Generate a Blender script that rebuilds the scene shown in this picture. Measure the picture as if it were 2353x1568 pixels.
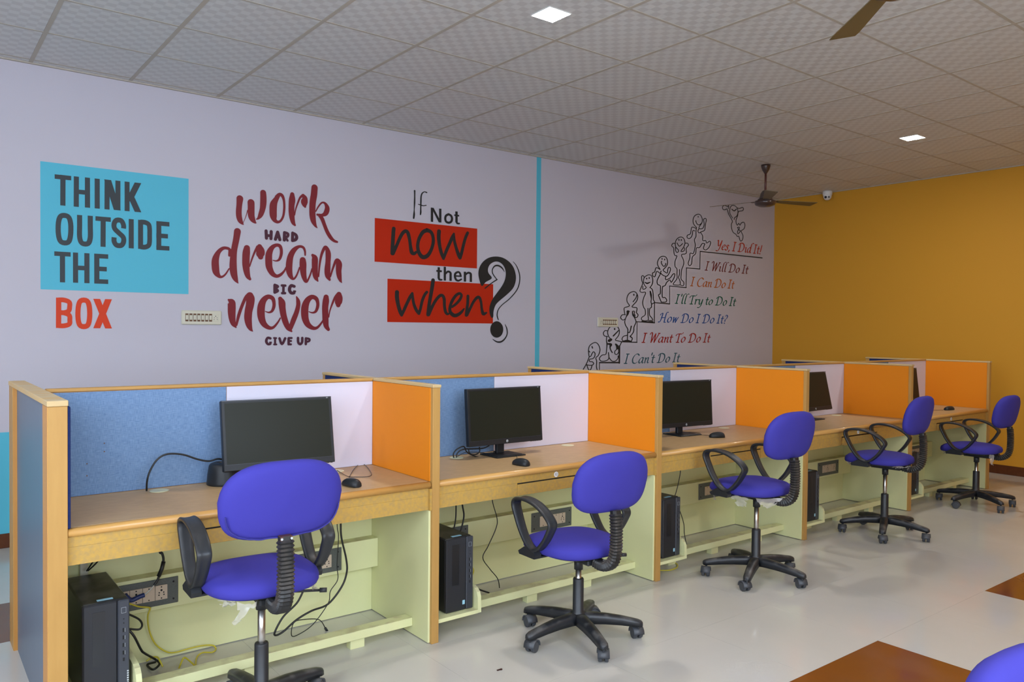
import bpy, math, random
from mathutils import Vector, Matrix
from mathutils.geometry import tessellate_polygon
PI = math.pi
R = math.radians
scene = bpy.context.scene
col = scene.collection
for o in list(bpy.data.objects):
    bpy.data.objects.remove(o)

# ------------------------------------------------------------------ camera
cam_d = bpy.data.cameras.new('camera')
cam = bpy.data.objects.new('camera', cam_d)
col.objects.link(cam)
scene.camera = cam
yaw, pitch, roll = -0.6605, -0.0198, 0.0092
fw = Vector((-math.sin(yaw)*math.cos(pitch), math.cos(yaw)*math.cos(pitch), math.sin(pitch)))
rt0 = Vector((math.cos(yaw), math.sin(yaw), 0)); up0 = rt0.cross(fw)
rt = rt0*math.cos(roll) + up0*math.sin(roll); up = up0*math.cos(roll) - rt0*math.sin(roll)
cm = Matrix((rt, up, -fw)).transposed().to_4x4()
cm.translation = Vector((-1.9286, -3.0672, 1.4588))
cam.matrix_world = cm
cam_d.sensor_fit = 'HORIZONTAL'; cam_d.sensor_width = 36.0
cam_d.lens = 36.0*1809.99/2353; cam_d.shift_x = 0.0; cam_d.shift_y = 8.7/2353
cam_d.clip_start = 0.05; cam_d.clip_end = 200

# ------------------------------------------------------------------ world, light, exposure
XL, XR, YF, YB, ZC = -4.2, 7.1144, -4.5, 2.9988, 3.1775
w = bpy.data.worlds.new('daylight'); scene.world = w; w.use_nodes = True
bg = w.node_tree.nodes['Background']
bg.inputs[0].default_value = (0.70, 0.83, 1.0, 1); bg.inputs[1].default_value = 11.0
# window openings: (wall, centre along the wall, width), all from z 0.95 to 2.55
WIN = [('front', -3.0, 1.9), ('front', -0.5, 1.9), ('left', -2.2, 1.9)]
WZ0, WZ1 = 1.0, 2.95
for i, (side, c, wd) in enumerate(WIN):
    ld = bpy.data.lights.new('window_portal', 'AREA'); ld.shape = 'RECTANGLE'
    ld.size = wd; ld.size_y = WZ1-WZ0
    lo = bpy.data.objects.new('window_portal', ld); col.objects.link(lo)
    zc = (WZ0+WZ1)/2
    if side == 'front': lo.location = (c, YF-0.02, zc); lo.rotation_euler = (R(90), 0, 0)
    else: lo.location = (XL-0.02, c, zc); lo.rotation_euler = (R(90), 0, R(-90))
    ld.cycles.is_portal = True
LED_STRENGTH = 320.0
vs = scene.view_settings
vs.view_transform = 'Standard'; vs.look = 'None'; vs.exposure = 0.0; vs.gamma = 1.0; vs.use_curve_mapping = False

# ------------------------------------------------------------------ mesh builder
class MB:
    def __init__(s): s.v = []; s.f = []; s.sm = []; s.mi = []; s.cur = 0
    def _f(s, idx, sm=False): s.f.append(tuple(idx)); s.sm.append(sm); s.mi.append(s.cur)
    def box(s, x0, x1, y0, y1, z0, z1, b=0.0):
        n = len(s.v)
        if b <= 0:
            s.v += [(x, y, z) for z in (z0, z1) for y in (y0, y1) for x in (x0, x1)]
            for q in ((0,2,3,1),(4,5,7,6),(0,1,5,4),(2,6,7,3),(0,4,6,2),(1,3,7,5)): s._f([n+i for i in q])
            return s
        b = min(b, (x1-x0)*.49, (y1-y0)*.49, (z1-z0)*.49)
        ids = {}
        X = ((x0, 1), (x1, -1)); Y = ((y0, 1), (y1, -1)); Z = ((z0, 1), (z1, -1))
        for i in (0, 1):
            for j in (0, 1):
                for k in (0, 1):
                    x, dx = X[i]; y, dy = Y[j]; z, dz = Z[k]
                    for a, p in enumerate(((x, y+dy*b, z+dz*b), (x+dx*b, y, z+dz*b), (x+dx*b, y+dy*b, z))):
                        ids[i, j, k, a] = len(s.v); s.v.append(p)
        I = ids
        for i in (0, 1):
            q = [I[i,0,0,0], I[i,1,0,0], I[i,1,1,0], I[i,0,1,0]]; s._f(q if i else q[::-1])
            q = [I[0,i,0,1], I[1,i,0,1], I[1,i,1,1], I[0,i,1,1]]; s._f(q[::-1] if i else q)
            q = [I[0,0,i,2], I[1,0,i,2], I[1,1,i,2], I[0,1,i,2]]; s._f(q if i else q[::-1])
        for i in (0, 1):
            for j in (0, 1):
                q = [I[i,j,0,0], I[i,j,1,0], I[i,j,1,1], I[i,j,0,1]]; s._f(q if (i ^ j) == 0 else q[::-1])
                q = [I[i,0,j,0], I[i,0,j,2], I[i,1,j,2], I[i,1,j,0]]; s._f(q if (i ^ j) == 0 else q[::-1])
                q = [I[0,i,j,1], I[1,i,j,1], I[1,i,j,2], I[0,i,j,2]]; s._f(q if (i ^ j) == 0 else q[::-1])
        for i in (0, 1):
            for j in (0, 1):
                for k in (0, 1):
                    q = [I[i,j,k,0], I[i,j,k,1], I[i,j,k,2]]; s._f(q if (i ^ j ^ k) else q[::-1])
        return s
    def rings(s, rs, closed=False, caps=True, sm=True):
        """rs: list of rings (lists of points, same length)"""
        n = len(s.v); m = len(rs[0])
        for r in rs: s.v += [tuple(p) for p in r]
        L = len(rs)
        for i in range(L if closed else L-1):
            a = n+i*m; b = n+((i+1) % L)*m
            for j in range(m):
                k = (j+1) % m
                s._f((a+j, a+k, b+k, b+j), sm)
        if caps and not closed:
            s._f([n+j for j in range(m)][::-1]); s._f([n+(L-1)*m+j for j in range(m)])
        return s
    def tube(s, pts, r, n=8, closed=False, caps=True, sm=True):
        P = [Vector(p) for p in pts]; L = len(P); rs = []
        nrm = None
        for i in range(L):
            if closed: t = P[(i+1) % L]-P[i-1]
            else: t = P[min(i+1, L-1)]-P[max(i-1, 0)]
            if t.length < 1e-9: t = Vector((0, 0, 1))
            t.normalize()
            if nrm is None:
                nrm = t.orthogonal().normalized()
            else:
                nrm = nrm-t*nrm.dot(t)
                nrm = nrm.normalized() if nrm.length > 1e-6 else t.orthogonal().normalized()
            bn = t.cross(nrm); rr = r[i] if isinstance(r, (list, tuple)) else r
            rs.append([P[i]+nrm*rr*math.cos(2*PI*j/n)+bn*rr*math.sin(2*PI*j/n) for j in range(n)])
        return s.rings(rs, closed, caps, sm)
    def cyl(s, c, r, h, n=24, axis='z', r2=None, sm=True):
        r2 = r if r2 is None else r2
        rs = []
        for rr, d in ((r, 0), (r2, h)):
            ring = []
            for j in range(n):
                a = 2*PI*j/n; u, v_ = rr*math.cos(a), rr*math.sin(a)
                ring.append({'z': (c[0]+u, c[1]+v_, c[2]+d), 'y': (c[0]+v_, c[1]+d, c[2]+u), 'x': (c[0]+d, c[1]+u, c[2]+v_)}[axis])
            rs.append(ring)
        return s.rings(rs, sm=sm)
    def lathe(s, prof, c=(0, 0, 0), n=28, sm=True):
        rs = [[(c[0]+r*math.cos(2*PI*j/n), c[1]+r*math.sin(2*PI*j/n), c[2]+z) for j in range(n)] for r, z in prof]
        return s.rings(rs, sm=sm)
    def prism(s, poly, d0, d1, axis='y', sm=False):
        """poly: 2-D points; extruded along axis"""
        def mk(p, d): return {'y': (p[0], d, p[1]), 'x': (d, p[0], p[1]), 'z': (p[0], p[1], d)}[axis]
        n = len(s.v); m = len(poly)
        s.v += [mk(p, d0) for p in poly]+[mk(p, d1) for p in poly]
        area = sum(poly[i-1][0]*poly[i][1]-poly[i][0]*poly[i-1][1] for i in range(m))
        tri = tessellate_polygon([[Vector((p[0], p[1], 0)) for p in poly]])
        for t in tri:
            s._f([n+i for i in t]); s._f([n+m+i for i in t][::-1])
        for i in range(m):
            j = (i+1) % m
            s._f((n+i, n+j, n+m+j, n+m+i), sm)
        return s
    def xf(s, M, start=0):
        for i in range(start, len(s.v)): s.v[i] = tuple(M @ Vector(s.v[i]))
        return s
    def mesh(s, name, mats):
        me = bpy.data.meshes.new(name)
        me.from_pydata(s.v, [], s.f)
        for m in (mats if isinstance(mats, (list, tuple)) else [mats]): me.materials.append(m)
        me.polygons.foreach_set('use_smooth', s.sm)
        me.polygons.foreach_set('material_index', s.mi)
        import bmesh
        bm = bmesh.new(); bm.from_mesh(me)
        bmesh.ops.recalc_face_normals(bm, faces=bm.faces)
        bm.to_mesh(me); bm.free()
        me.update()
        return me
    def build(s, name, mats, parent=None, loc=None, label=None):
        o = bpy.data.objects.new(name, s.mesh(name, mats)); col.objects.link(o)
        if parent is not None: o.parent = parent
        if loc is not None: o.location = loc
        if label: o['label'] = label
        return o

def thing(name, label, cat, loc=(0, 0, 0), rz=0.0, group=None):
    o = bpy.data.objects.new(name, None); col.objects.link(o)
    o.empty_display_size = 0.1
    o.location = loc; o.rotation_euler = (0, 0, rz); o['label'] = label; o['category'] = cat
    if group: o['group'] = group
    return o
def tag(o, label, cat, group=None):
    o['label'] = label; o['category'] = cat
    if group: o['group'] = group
    return o
def struct(o): o['kind'] = 'structure'; return o
def copy_part(o, parent):
    c = o.copy(); col.objects.link(c); c.parent = parent
    return c
def copy_tree(root, loc, rz=None):
    r = root.copy(); col.objects.link(r); r.location = loc
    if rz is not None: r.rotation_euler = (0, 0, rz)
    for ch in list(root.children):
        c = copy_part(ch, r)
        for g in list(ch.children): copy_part(g, c)
    return r
def kids(o, name): return [c for c in o.children if c.name.split('.')[0] == name]

def catmull(P, step=4, closed=False):
    n = len(P)
    if n < 3: return [tuple(p) for p in P]
    out = []
    rng = range(n) if closed else range(n-1)
    for i in rng:
        if closed: p0, p1, p2, p3 = P[i-1], P[i], P[(i+1) % n], P[(i+2) % n]
        else: p0, p1, p2, p3 = P[max(i-1, 0)], P[i], P[i+1], P[min(i+2, n-1)]
        for k in range(step):
            t = k/step
            out.append(tuple(0.5*((2*b)+(-a+c)*t+(2*a-5*b+4*c-d)*t*t+(-a+3*b-3*c+d)*t**3) for a, b, c, d in zip(p0, p1, p2, p3)))
    if not closed: out.append(tuple(P[-1]))
    return out

# ------------------------------------------------------------------ materials
MATS = {}
def mat(name, c, rough=0.5, metal=0.0, spec=0.5, nz=None, bump=None, coat=0.0, aniso=None, alpha=None, emit=None, dust=None, coord='Object'):
    """nz=(scale, amount, second colour) colour noise; bump=(scale, strength); dust=(colour, amount) settles on upward faces"""
    m = bpy.data.materials.new(name); m.use_nodes = True
    nt = m.node_tree; N = nt.nodes; L = nt.links; b = N['Principled BSDF']
    b.inputs['Base Color'].default_value = (*c, 1); b.inputs['Roughness'].default_value = rough
    b.inputs['Metallic'].default_value = metal; b.inputs['Specular IOR Level'].default_value = spec
    b.inputs['Coat Weight'].default_value = coat; b.inputs['Coat Roughness'].default_value = 0.1
    if alpha is not None: b.inputs['Alpha'].default_value = alpha
    if emit: b.inputs['Emission Color'].default_value = (*emit[0], 1); b.inputs['Emission Strength'].default_value = emit[1]
    tc = N.new('ShaderNodeTexCoord'); csock = None
    mp = N.new('ShaderNodeMapping'); L.new(tc.outputs[coord], mp.inputs[0])
    if aniso: mp.inputs['Scale'].default_value = aniso
    if nz:
        t = N.new('ShaderNodeTexNoise'); t.inputs['Scale'].default_value = nz[0]; t.inputs['Detail'].default_value = 5
        L.new(mp.outputs[0], t.inputs[0])
        rp = N.new('ShaderNodeValToRGB'); rp.color_ramp.elements[0].position = 0.35; rp.color_ramp.elements[1].position = 0.68
        L.new(t.outputs[0], rp.inputs[0])
        mx = N.new('ShaderNodeMix'); mx.data_type = 'RGBA'
        mx.inputs['A'].default_value = (*c, 1); mx.inputs['B'].default_value = (*nz[2], 1)
        ml = N.new('ShaderNodeMath'); ml.operation = 'MULTIPLY'; ml.inputs[1].default_value = nz[1]
        L.new(rp.outputs[0], ml.inputs[0]); L.new(ml.outputs[0], mx.inputs['Factor']); csock = mx.outputs['Result']
    if dust:
        g = N.new('ShaderNodeNewGeometry'); sp = N.new('ShaderNodeSeparateXYZ'); L.new(g.outputs['Normal'], sp.inputs[0])
        t = N.new('ShaderNodeTexNoise'); t.inputs['Scale'].default_value = 14; t.inputs['Detail'].default_value = 6; L.new(tc.outputs['Object'], t.inputs[0])
        rr = N.new('ShaderNodeMapRange'); rr.inputs[1].default_value = 0.2; rr.inputs[2].default_value = 0.95; L.new(sp.outputs[2], rr.inputs[0])
        r2 = N.new('ShaderNodeMapRange'); r2.inputs[1].default_value = 0.42; r2.inputs[2].default_value = 0.62; L.new(t.outputs[0], r2.inputs[0])
        ml = N.new('ShaderNodeMath'); ml.operation = 'MULTIPLY'; L.new(rr.outputs[0], ml.inputs[0]); L.new(r2.outputs[0], ml.inputs[1])
        m2 = N.new('ShaderNodeMath'); m2.operation = 'MULTIPLY'; m2.inputs[1].default_value = dust[1]; L.new(ml.outputs[0], m2.inputs[0])
        mx = N.new('ShaderNodeMix'); mx.data_type = 'RGBA'
        if csock: L.new(csock, mx.inputs['A'])
        else: mx.inputs['A'].default_value = (*c, 1)
        mx.inputs['B'].default_value = (*dust[0], 1); L.new(m2.outputs[0], mx.inputs['Factor']); csock = mx.outputs['Result']
    if csock: L.new(csock, b.inputs['Base Color'])
    if bump:
        t = N.new('ShaderNodeTexNoise'); t.inputs['Scale'].default_value = bump[0]; t.inputs['Detail'].default_value = 4
        L.new(mp.outputs[0], t.inputs[0])
        bp = N.new('ShaderNodeBump'); bp.inputs['Strength'].default_value = bump[1]; bp.inputs['Distance'].default_value = 0.01
        L.new(t.outputs[0], bp.inputs['Height']); L.new(bp.outputs[0], b.inputs['Normal'])
    MATS[name] = m
    return m

wall_paint = mat('lilac_wall_paint', (.562, .54, .61), .62, spec=.25, bump=(90, .02), nz=(1.2, .25, (.54, .52, .585)))
yellow_paint = mat('yellow_wall_paint', (.66, .325, .028), .6, spec=.25, bump=(90, .02))
cyan_paint = mat('cyan_print', (.10, .50, .66), .55, spec=.25)
red_print = mat('red_print', (.50, .020, .002), .5, spec=.25)
orange_print = mat('orange_red_print', (.68, .05, .008), .5, spec=.25)
black_print = mat('black_print', (.022, .022, .022), .5, spec=.25)
grey_print = mat('charcoal_print', (.045, .055, .062), .5, spec=.25)
maroon_print = mat('maroon_print', (.21, .020, .028), .5, spec=.25)
plum_print = mat('plum_print', (.075, .022, .04), .5, spec=.25)
skirting = mat('brown_skirting_tile', (.10, .028, .010), .25, nz=(30, .4, (.14, .045, .015)))
wood = mat('varnished_wood', (.51, .285, .080), .48, spec=.35, nz=(5, .35, (.40, .205, .052)), aniso=(6, 6, 1.0), bump=(60, .02))
woodx = mat('varnished_wood_rail', (.51, .285, .080), .48, spec=.35, nz=(5, .35, (.40, .205, .052)), aniso=(1, 6, 6))
wood_dark = mat('amber_wood_edge', (.58, .27, .06), .45, nz=(5, .35, (.47, .2, .045)), aniso=(6, 6, 1))
cap_wood = mat('dusty_wood_cap', (.62, .42, .17), .5, nz=(7, .5, (.56, .42, .24)), dust=((.60, .50, .33), .7))
nosing = mat('wood_nosing', (.62, .33, .09), .36, nz=(6, .4, (.48, .24, .06)), aniso=(1, 8, 8), coat=.2)
desk_top = mat('desk_laminate', (.50, .33, .165), .42, spec=.35, nz=(22, .6, (.41, .265, .13)), aniso=(1, 1.6, 1), bump=(120, .03))
flake = mat('straw_flake_laminate', (.56, .33, .07), .5, spec=.3, nz=(75, .8, (.42, .275, .095)), aniso=(1, 1, 1))
def fabric(name, c1, c2):
    m = mat(name, c1, .85, spec=.2)
    nt = m.node_tree; N = nt.nodes; L = nt.links; b = N['Principled BSDF']
    tc = N.new('ShaderNodeTexCoord'); fac = None; outs = []
    for sc in ((40, 40, 500), (500, 500, 40)):
        mp = N.new('ShaderNodeMapping'); mp.inputs['Scale'].default_value = sc; L.new(tc.outputs['Object'], mp.inputs[0])
        t = N.new('ShaderNodeTexNoise'); t.inputs['Scale'].default_value = 1.0; t.inputs['Detail'].default_value = 2; L.new(mp.outputs[0], t.inputs[0]); outs.append(t.outputs[0])
    a = N.new('ShaderNodeMath'); L.new(outs[0], a.inputs[0]); L.new(outs[1], a.inputs[1])
    rp = N.new('ShaderNodeMapRange'); rp.inputs[1].default_value = .75; rp.inputs[2].default_value = 1.25; L.new(a.outputs[0], rp.inputs[0])
    mx = N.new('ShaderNodeMix'); mx.data_type = 'RGBA'; mx.inputs['A'].default_value = (*c1, 1); mx.inputs['B'].default_value = (*c2, 1)
    L.new(rp.outputs[0], mx.inputs['Factor']); L.new(mx.outputs['Result'], b.inputs['Base Color'])
    bp = N.new('ShaderNodeBump'); bp.inputs['Strength'].default_value = .1; bp.inputs['Distance'].default_value = .003
    L.new(a.outputs[0], bp.inputs['Height']); L.new(bp.outputs[0], b.inputs['Normal'])
    return m
blue_fabric = fabric('blue_weave', (.125, .215, .385), (.215, .335, .53))
navy_fabric = fabric('navy_weave', (.010, .022, .10), (.016, .032, .13))
slate_lam = mat('slate_blue_laminate', (.125, .16, .215), .4, nz=(20, .3, (.145, .18, .235)), aniso=(1, 1, .3))
white_lam = mat('white_laminate', (.67, .645, .76), .42, spec=.35)
orange_lam = mat('orange_laminate', (.78, .24, .010), .55, spec=.2, bump=(200, .03))
cream = mat('cream_green_paint', (.76, .76, .41), .55, spec=.25, nz=(9, .25, (.71, .71, .395)), bump=(40, .02), dust=((.48, .41, .24), .55))
socket_grey = mat('grey_socket_plate', (.115, .125, .115), .5, nz=(200, .5, (.07, .075, .07)))
socket_cream = mat('cream_plastic', (.62, .50, .38), .45)
ivory = mat('ivory_plastic', (.66, .64, .52), .35)
grommet_m = mat('cream_grommet', (.66, .64, .42), .4)
switch_brown = mat('brown_switch_recess', (.13, .055, .02), .5)
hole = mat('dark_hole', (.01, .01, .01), .8)
purple = mat('violet_upholstery', (.048, .042, .33), .78, spec=.25, bump=(9, .25), nz=(4, .35, (.04, .034, .29)))
blk_pl = mat('black_plastic', (.018, .02, .023), .42, nz=(20, .4, (.024, .026, .03)), dust=((.13, .12, .11), .15))
base_pl = mat('dusty_black_plastic', (.016, .018, .022), .40, dust=((.13, .125, .12), .85))
bellows_m = mat('black_rubber_bellows', (.014, .014, .014), .45, dust=((.17, .13, .10), .6))
wheel_m = mat('caster_nylon', (.055, .06, .07), .45, dust=((.18, .17, .15), .5))
chrome = mat('steel_gas_lift', (.55, .53, .50), .28, metal=1.0, nz=(30, .4, (.35, .32, .28)))
brown_metal = mat('brown_bracket', (.10, .04, .025), .5)
mon_pl = mat('monitor_plastic', (.016, .018, .021), .42, spec=.35)
mon_scr = mat('dark_screen', (.017, .019, .013), .38, spec=.18)
badge = mat('silver_badge', (.55, .58, .6), .4)
tower_m = mat('tower_black', (.012, .013, .015), .30, nz=(6, .3, (.02, .02, .02)), dust=((.10, .10, .085), .5))
tower_f = mat('tower_front_mesh', (.018, .019, .023), .5)
tower_s = mat('tower_front_strip', (.040, .044, .055), .35)
sticker_b = mat('pale_blue_sticker', (.33, .60, .72), .4)
sticker_w = mat('white_sticker', (.82, .82, .82), .4)
sticker_t = mat('sticker_ink', (.02, .02, .03), .5)
cable_blk = mat('black_cable', (.010, .010, .010), .4)
cable_yel = mat('yellow_cable', (.62, .52, .04), .4)
cable_wht = mat('clear_cable', (.55, .55, .5), .4)
plug_blue = mat('blue_plug', (.015, .03, .14), .4)
fan_m = mat('brown_fan_enamel', (.050, .026, .020), .3, coat=.3)
fan_b = mat('fan_blade_brown', (.13, .095, .038), .45)
fan_rod = mat('red_brown_rod', (.10, .028, .022), .35)
white_pl = mat('white_plastic', (.75, .75, .73), .35)
lens_m = mat('camera_lens', (.01, .01, .015), .1)
led_m = mat('led_diffuser', (.9, .9, .9), .4, emit=((1.0, .95, .89), LED_STRENGTH))
wrap_m = mat('clear_torn_plastic', (.62, .58, .54), .2, alpha=.42, spec=.8)
scrap_m = mat('dark_scrap', (.05, .02, .015), .8)
frame_m = mat('window_aluminium', (.6, .6, .6), .4)
grid_m = mat('ceiling_tee', (.49, .45, .385), .6, spec=.2, nz=(3, .4, (.44, .39, .31)))
joint_m = mat('floor_joint', (.46, .42, .36), .6)
tile_side = None
def ceil_tile_mat():
    m = mat('gypsum_tile', (.60, .60, .585), .55)
    nt = m.node_tree; N = nt.nodes; L = nt.links; b = N['Principled BSDF']
    g = N.new('ShaderNodeNewGeometry'); sp = N.new('ShaderNodeSeparateXYZ'); L.new(g.outputs['Position'], sp.inputs[0])
    s = []
    for k in (0, 1):
        a = N.new('ShaderNodeMath'); a.operation = 'MULTIPLY'; a.inputs[1].default_value = 2*PI/0.10; L.new(sp.outputs[k], a.inputs[0])
        c = N.new('ShaderNodeMath'); c.operation = 'SINE'; L.new(a.outputs[0], c.inputs[0]); s.append(c.outputs[0])
    p = N.new('ShaderNodeMath'); p.operation = 'MULTIPLY'; L.new(s[0], p.inputs[0]); L.new(s[1], p.inputs[1])
    r = N.new('ShaderNodeMapRange'); r.inputs[1].default_value = -.18; r.inputs[2].default_value = .18; L.new(p.outputs[0], r.inputs[0])
    mx = N.new('ShaderNodeMix'); mx.data_type = 'RGBA'; mx.inputs['A'].default_value = (.56, .555, .54, 1); mx.inputs['B'].default_value = (.66, .665, .65, 1)
    L.new(r.outputs[0], mx.inputs['Factor']); L.new(mx.outputs['Result'], b.inputs['Base Color'])
    rr = N.new('ShaderNodeMapRange'); rr.inputs[3].default_value = .42; rr.inputs[4].default_value = .62; L.new(r.outputs[0], rr.inputs[0]); L.new(rr.outputs[0], b.inputs['Roughness'])
    return m
ceil_tile = ceil_tile_mat()
def floor_mat(name, c, c2, rough):
    m = mat(name, c, rough, spec=.5)
    nt = m.node_tree; N = nt.nodes; L = nt.links; b = N['Principled BSDF']
    g = N.new('ShaderNodeNewGeometry')
    t = N.new('ShaderNodeTexNoise'); t.inputs['Scale'].default_value = .9; t.inputs['Detail'].default_value = 6; t.inputs['Roughness'].default_value = .55; L.new(g.outputs['Position'], t.inputs[0])
    r = N.new('ShaderNodeMapRange'); r.inputs[1].default_value = .35; r.inputs[2].default_value = .65; L.new(t.outputs[0], r.inputs[0])
    mx = N.new('ShaderNodeMix'); mx.data_type = 'RGBA'; mx.inputs['A'].default_value = (*c, 1); mx.inputs['B'].default_value = (*c2, 1)
    L.new(r.outputs[0], mx.inputs['Factor']); L.new(mx.outputs['Result'], b.inputs['Base Color'])
    t2 = N.new('ShaderNodeTexNoise'); t2.inputs['Scale'].default_value = 3.5; t2.inputs['Detail'].default_value = 5; L.new(g.outputs['Position'], t2.inputs[0])
    r2 = N.new('ShaderNodeMapRange'); r2.inputs[1].default_value = .35; r2.inputs[2].default_value = .7; r2.inputs[3].default_value = rough*.6; r2.inputs[4].default_value = rough*1.8; L.new(t2.outputs[0], r2.inputs[0]); L.new(r2.outputs[0], b.inputs['Roughness'])
    return m
floor_beige = floor_mat('beige_floor_tile', (.585, .56, .515), (.545, .52, .47), .12)
floor_brown = floor_mat('brown_floor_tile', (.235, .072, .013), (.19, .058, .011), .16)

# ================================================================== the room
def grid_cuts(a, b, lo, hi):
    out = []; x = a+math.floor((lo-a)/b)*b
    while x < hi-1e-6:
        l, h = max(x, lo), min(x+b, hi)
        if h-l > 0.03: out.append((round(l, 4), round(h, 4)))
        x += b
    return out
floor = struct(MB().box(XL-.2, XR+.2, YF-.2, YB+.2, -.15, -.004).build('floor', joint_m))
FX = grid_cuts(1.12, .6, XL, XR); FY = grid_cuts(-1.2146, .6, YF, YB)
cache = {}
for (x0, x1) in FX:
    for (y0, y1) in FY:
        brown = ((abs(y1+1.2146) < .01) or (abs(y0-1.1854) < .01)) and (math.floor((( x0+x1)/2-.52)/1.2) % 2 == 0)
        key = (round(x1-x0, 3), round(y1-y0, 3), brown)
        if key not in cache:
            hx, hy = (x1-x0)/2-.0004, (y1-y0)/2-.0004
            cache[key] = MB().box(-hx, hx, -hy, hy, -.009, 0).mesh('tile', floor_brown if brown else floor_beige)
        o = bpy.data.objects.new('tile', cache[key]); col.objects.link(o); o.parent = floor
        o.location = ((x0+x1)/2, (y0+y1)/2, 0)
# ceiling
ceiling = struct(MB().box(XL-.2, XR+.2, YF-.2, YB+.2, ZC+.02, ZC+.2).build('ceiling', white_pl))
LEDS = [(.884, .232), (5.12, .285), (-3.35, .23), (.884, -2.77), (-3.35, -2.77), (5.12, -2.77)]  # last four unseen, assumed; the final one added to light the right side
CX = grid_cuts(-.045, .6, XL, XR); CY = grid_cuts(-.09, .6, YF, YB)
cache = {}
for (x0, x1) in CX:
    for (y0, y1) in CY:
        key = (round(x1-x0, 3), round(y1-y0, 3))
        if key not in cache:
            hx, hy = (x1-x0)/2-.0125, (y1-y0)/2-.009
            cache[key] = MB().box(-hx, hx, -hy, hy, 0, .012).mesh('ceiling_tile', ceil_tile)
        o = bpy.data.objects.new('ceiling_tile', cache[key]); col.objects.link(o); o.parent = ceiling
        o.location = ((x0+x1)/2, (y0+y1)/2, ZC+.001)
for x in [c[0] for c in CX[1:]]:
    MB().box(-.012, .012, YF, YB, 0, .004).build('ceiling_tee', grid_m, ceiling, (x, 0, ZC-.0008))
for y in [c[0] for c in CY[1:]]:
    MB().box(XL, XR, -.009, .009, 0, .004).build('ceiling_tee', grid_m, ceiling, (0, y, ZC-.0004))
m = MB(); m.box(XL, XR, YB-.022, YB, ZC-.006, ZC+.003); m.box(XR-.022, XR, YF, YB-.022, ZC-.006, ZC+.003)
m.build('wall_angle', grid_m, ceiling)
# walls
struct(MB().box(XL-.2, XR+.2, YB, YB+.15, -.1, ZC+.1).build('wall_back', wall_paint))
struct(MB().box(XR, XR+.15, YF-.2, YB, -.1, ZC+.1).build('wall_right', yellow_paint))
def wall_with_windows(name, side):
    m = MB(); ws = sorted([(c-wd/2, c+wd/2) for s, c, wd in WIN if s == side])
    lo, hi = (XL-.2, XR) if side == 'front' else (YF, YB)
    def bx(a, b, z0, z1):
        if side == 'front': m.box(a, b, YF-.15, YF, z0, z1)
        else: m.box(XL-.15, XL, a, b, z0, z1)
    p = lo
    for a, b in ws:
        bx(p, a, -.1, ZC+.1); bx(a, b, -.1, WZ0); bx(a, b, WZ1, ZC+.1); p = b
    bx(p, hi, -.1, ZC+.1)
    return struct(m.build(name, wall_paint if side == 'left' else yellow_paint))  # unseen front wall given the yellow paint for its warm bounce light
wall_with_windows('wall_front', 'front'); wall_with_windows('wall_left', 'left')
for i, (side, c, wd) in enumerate(WIN):
    m = MB()
    def fb(a0, a1, z0, z1):
        if side == 'front': m.box(a0, a1, YF-.10, YF-.05, z0, z1)
        else: m.box(XL-.10, XL-.05, a0, a1, z0, z1)
    a, b = c-wd/2, c+wd/2
    fb(a, b, WZ0, WZ0+.04); fb(a, b, WZ1-.04, WZ1); fb(a, a+.04, WZ0, WZ1); fb(b-.04, b, WZ0, WZ1); fb(c-.025, c+.025, WZ0, WZ1)
    struct(m.build('window_%d' % (i+1), frame_m))
struct(MB().box(XL, XR, YB-.010, YB, 0, .094, .002).build('baseboard_back', skirting))
struct(MB().box(XR-.010, XR, YF, YB-.010, 0, .094, .002).build('baseboard_right', skirting))
struct(MB().box(XL, 3.074, YB-.0015, YB, .094, .7565).build('trim_1', cyan_paint))
struct(MB().box(3.074, 3.131, YB-.0015, YB, .094, ZC-.006).build('trim_2', cyan_paint))

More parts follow.
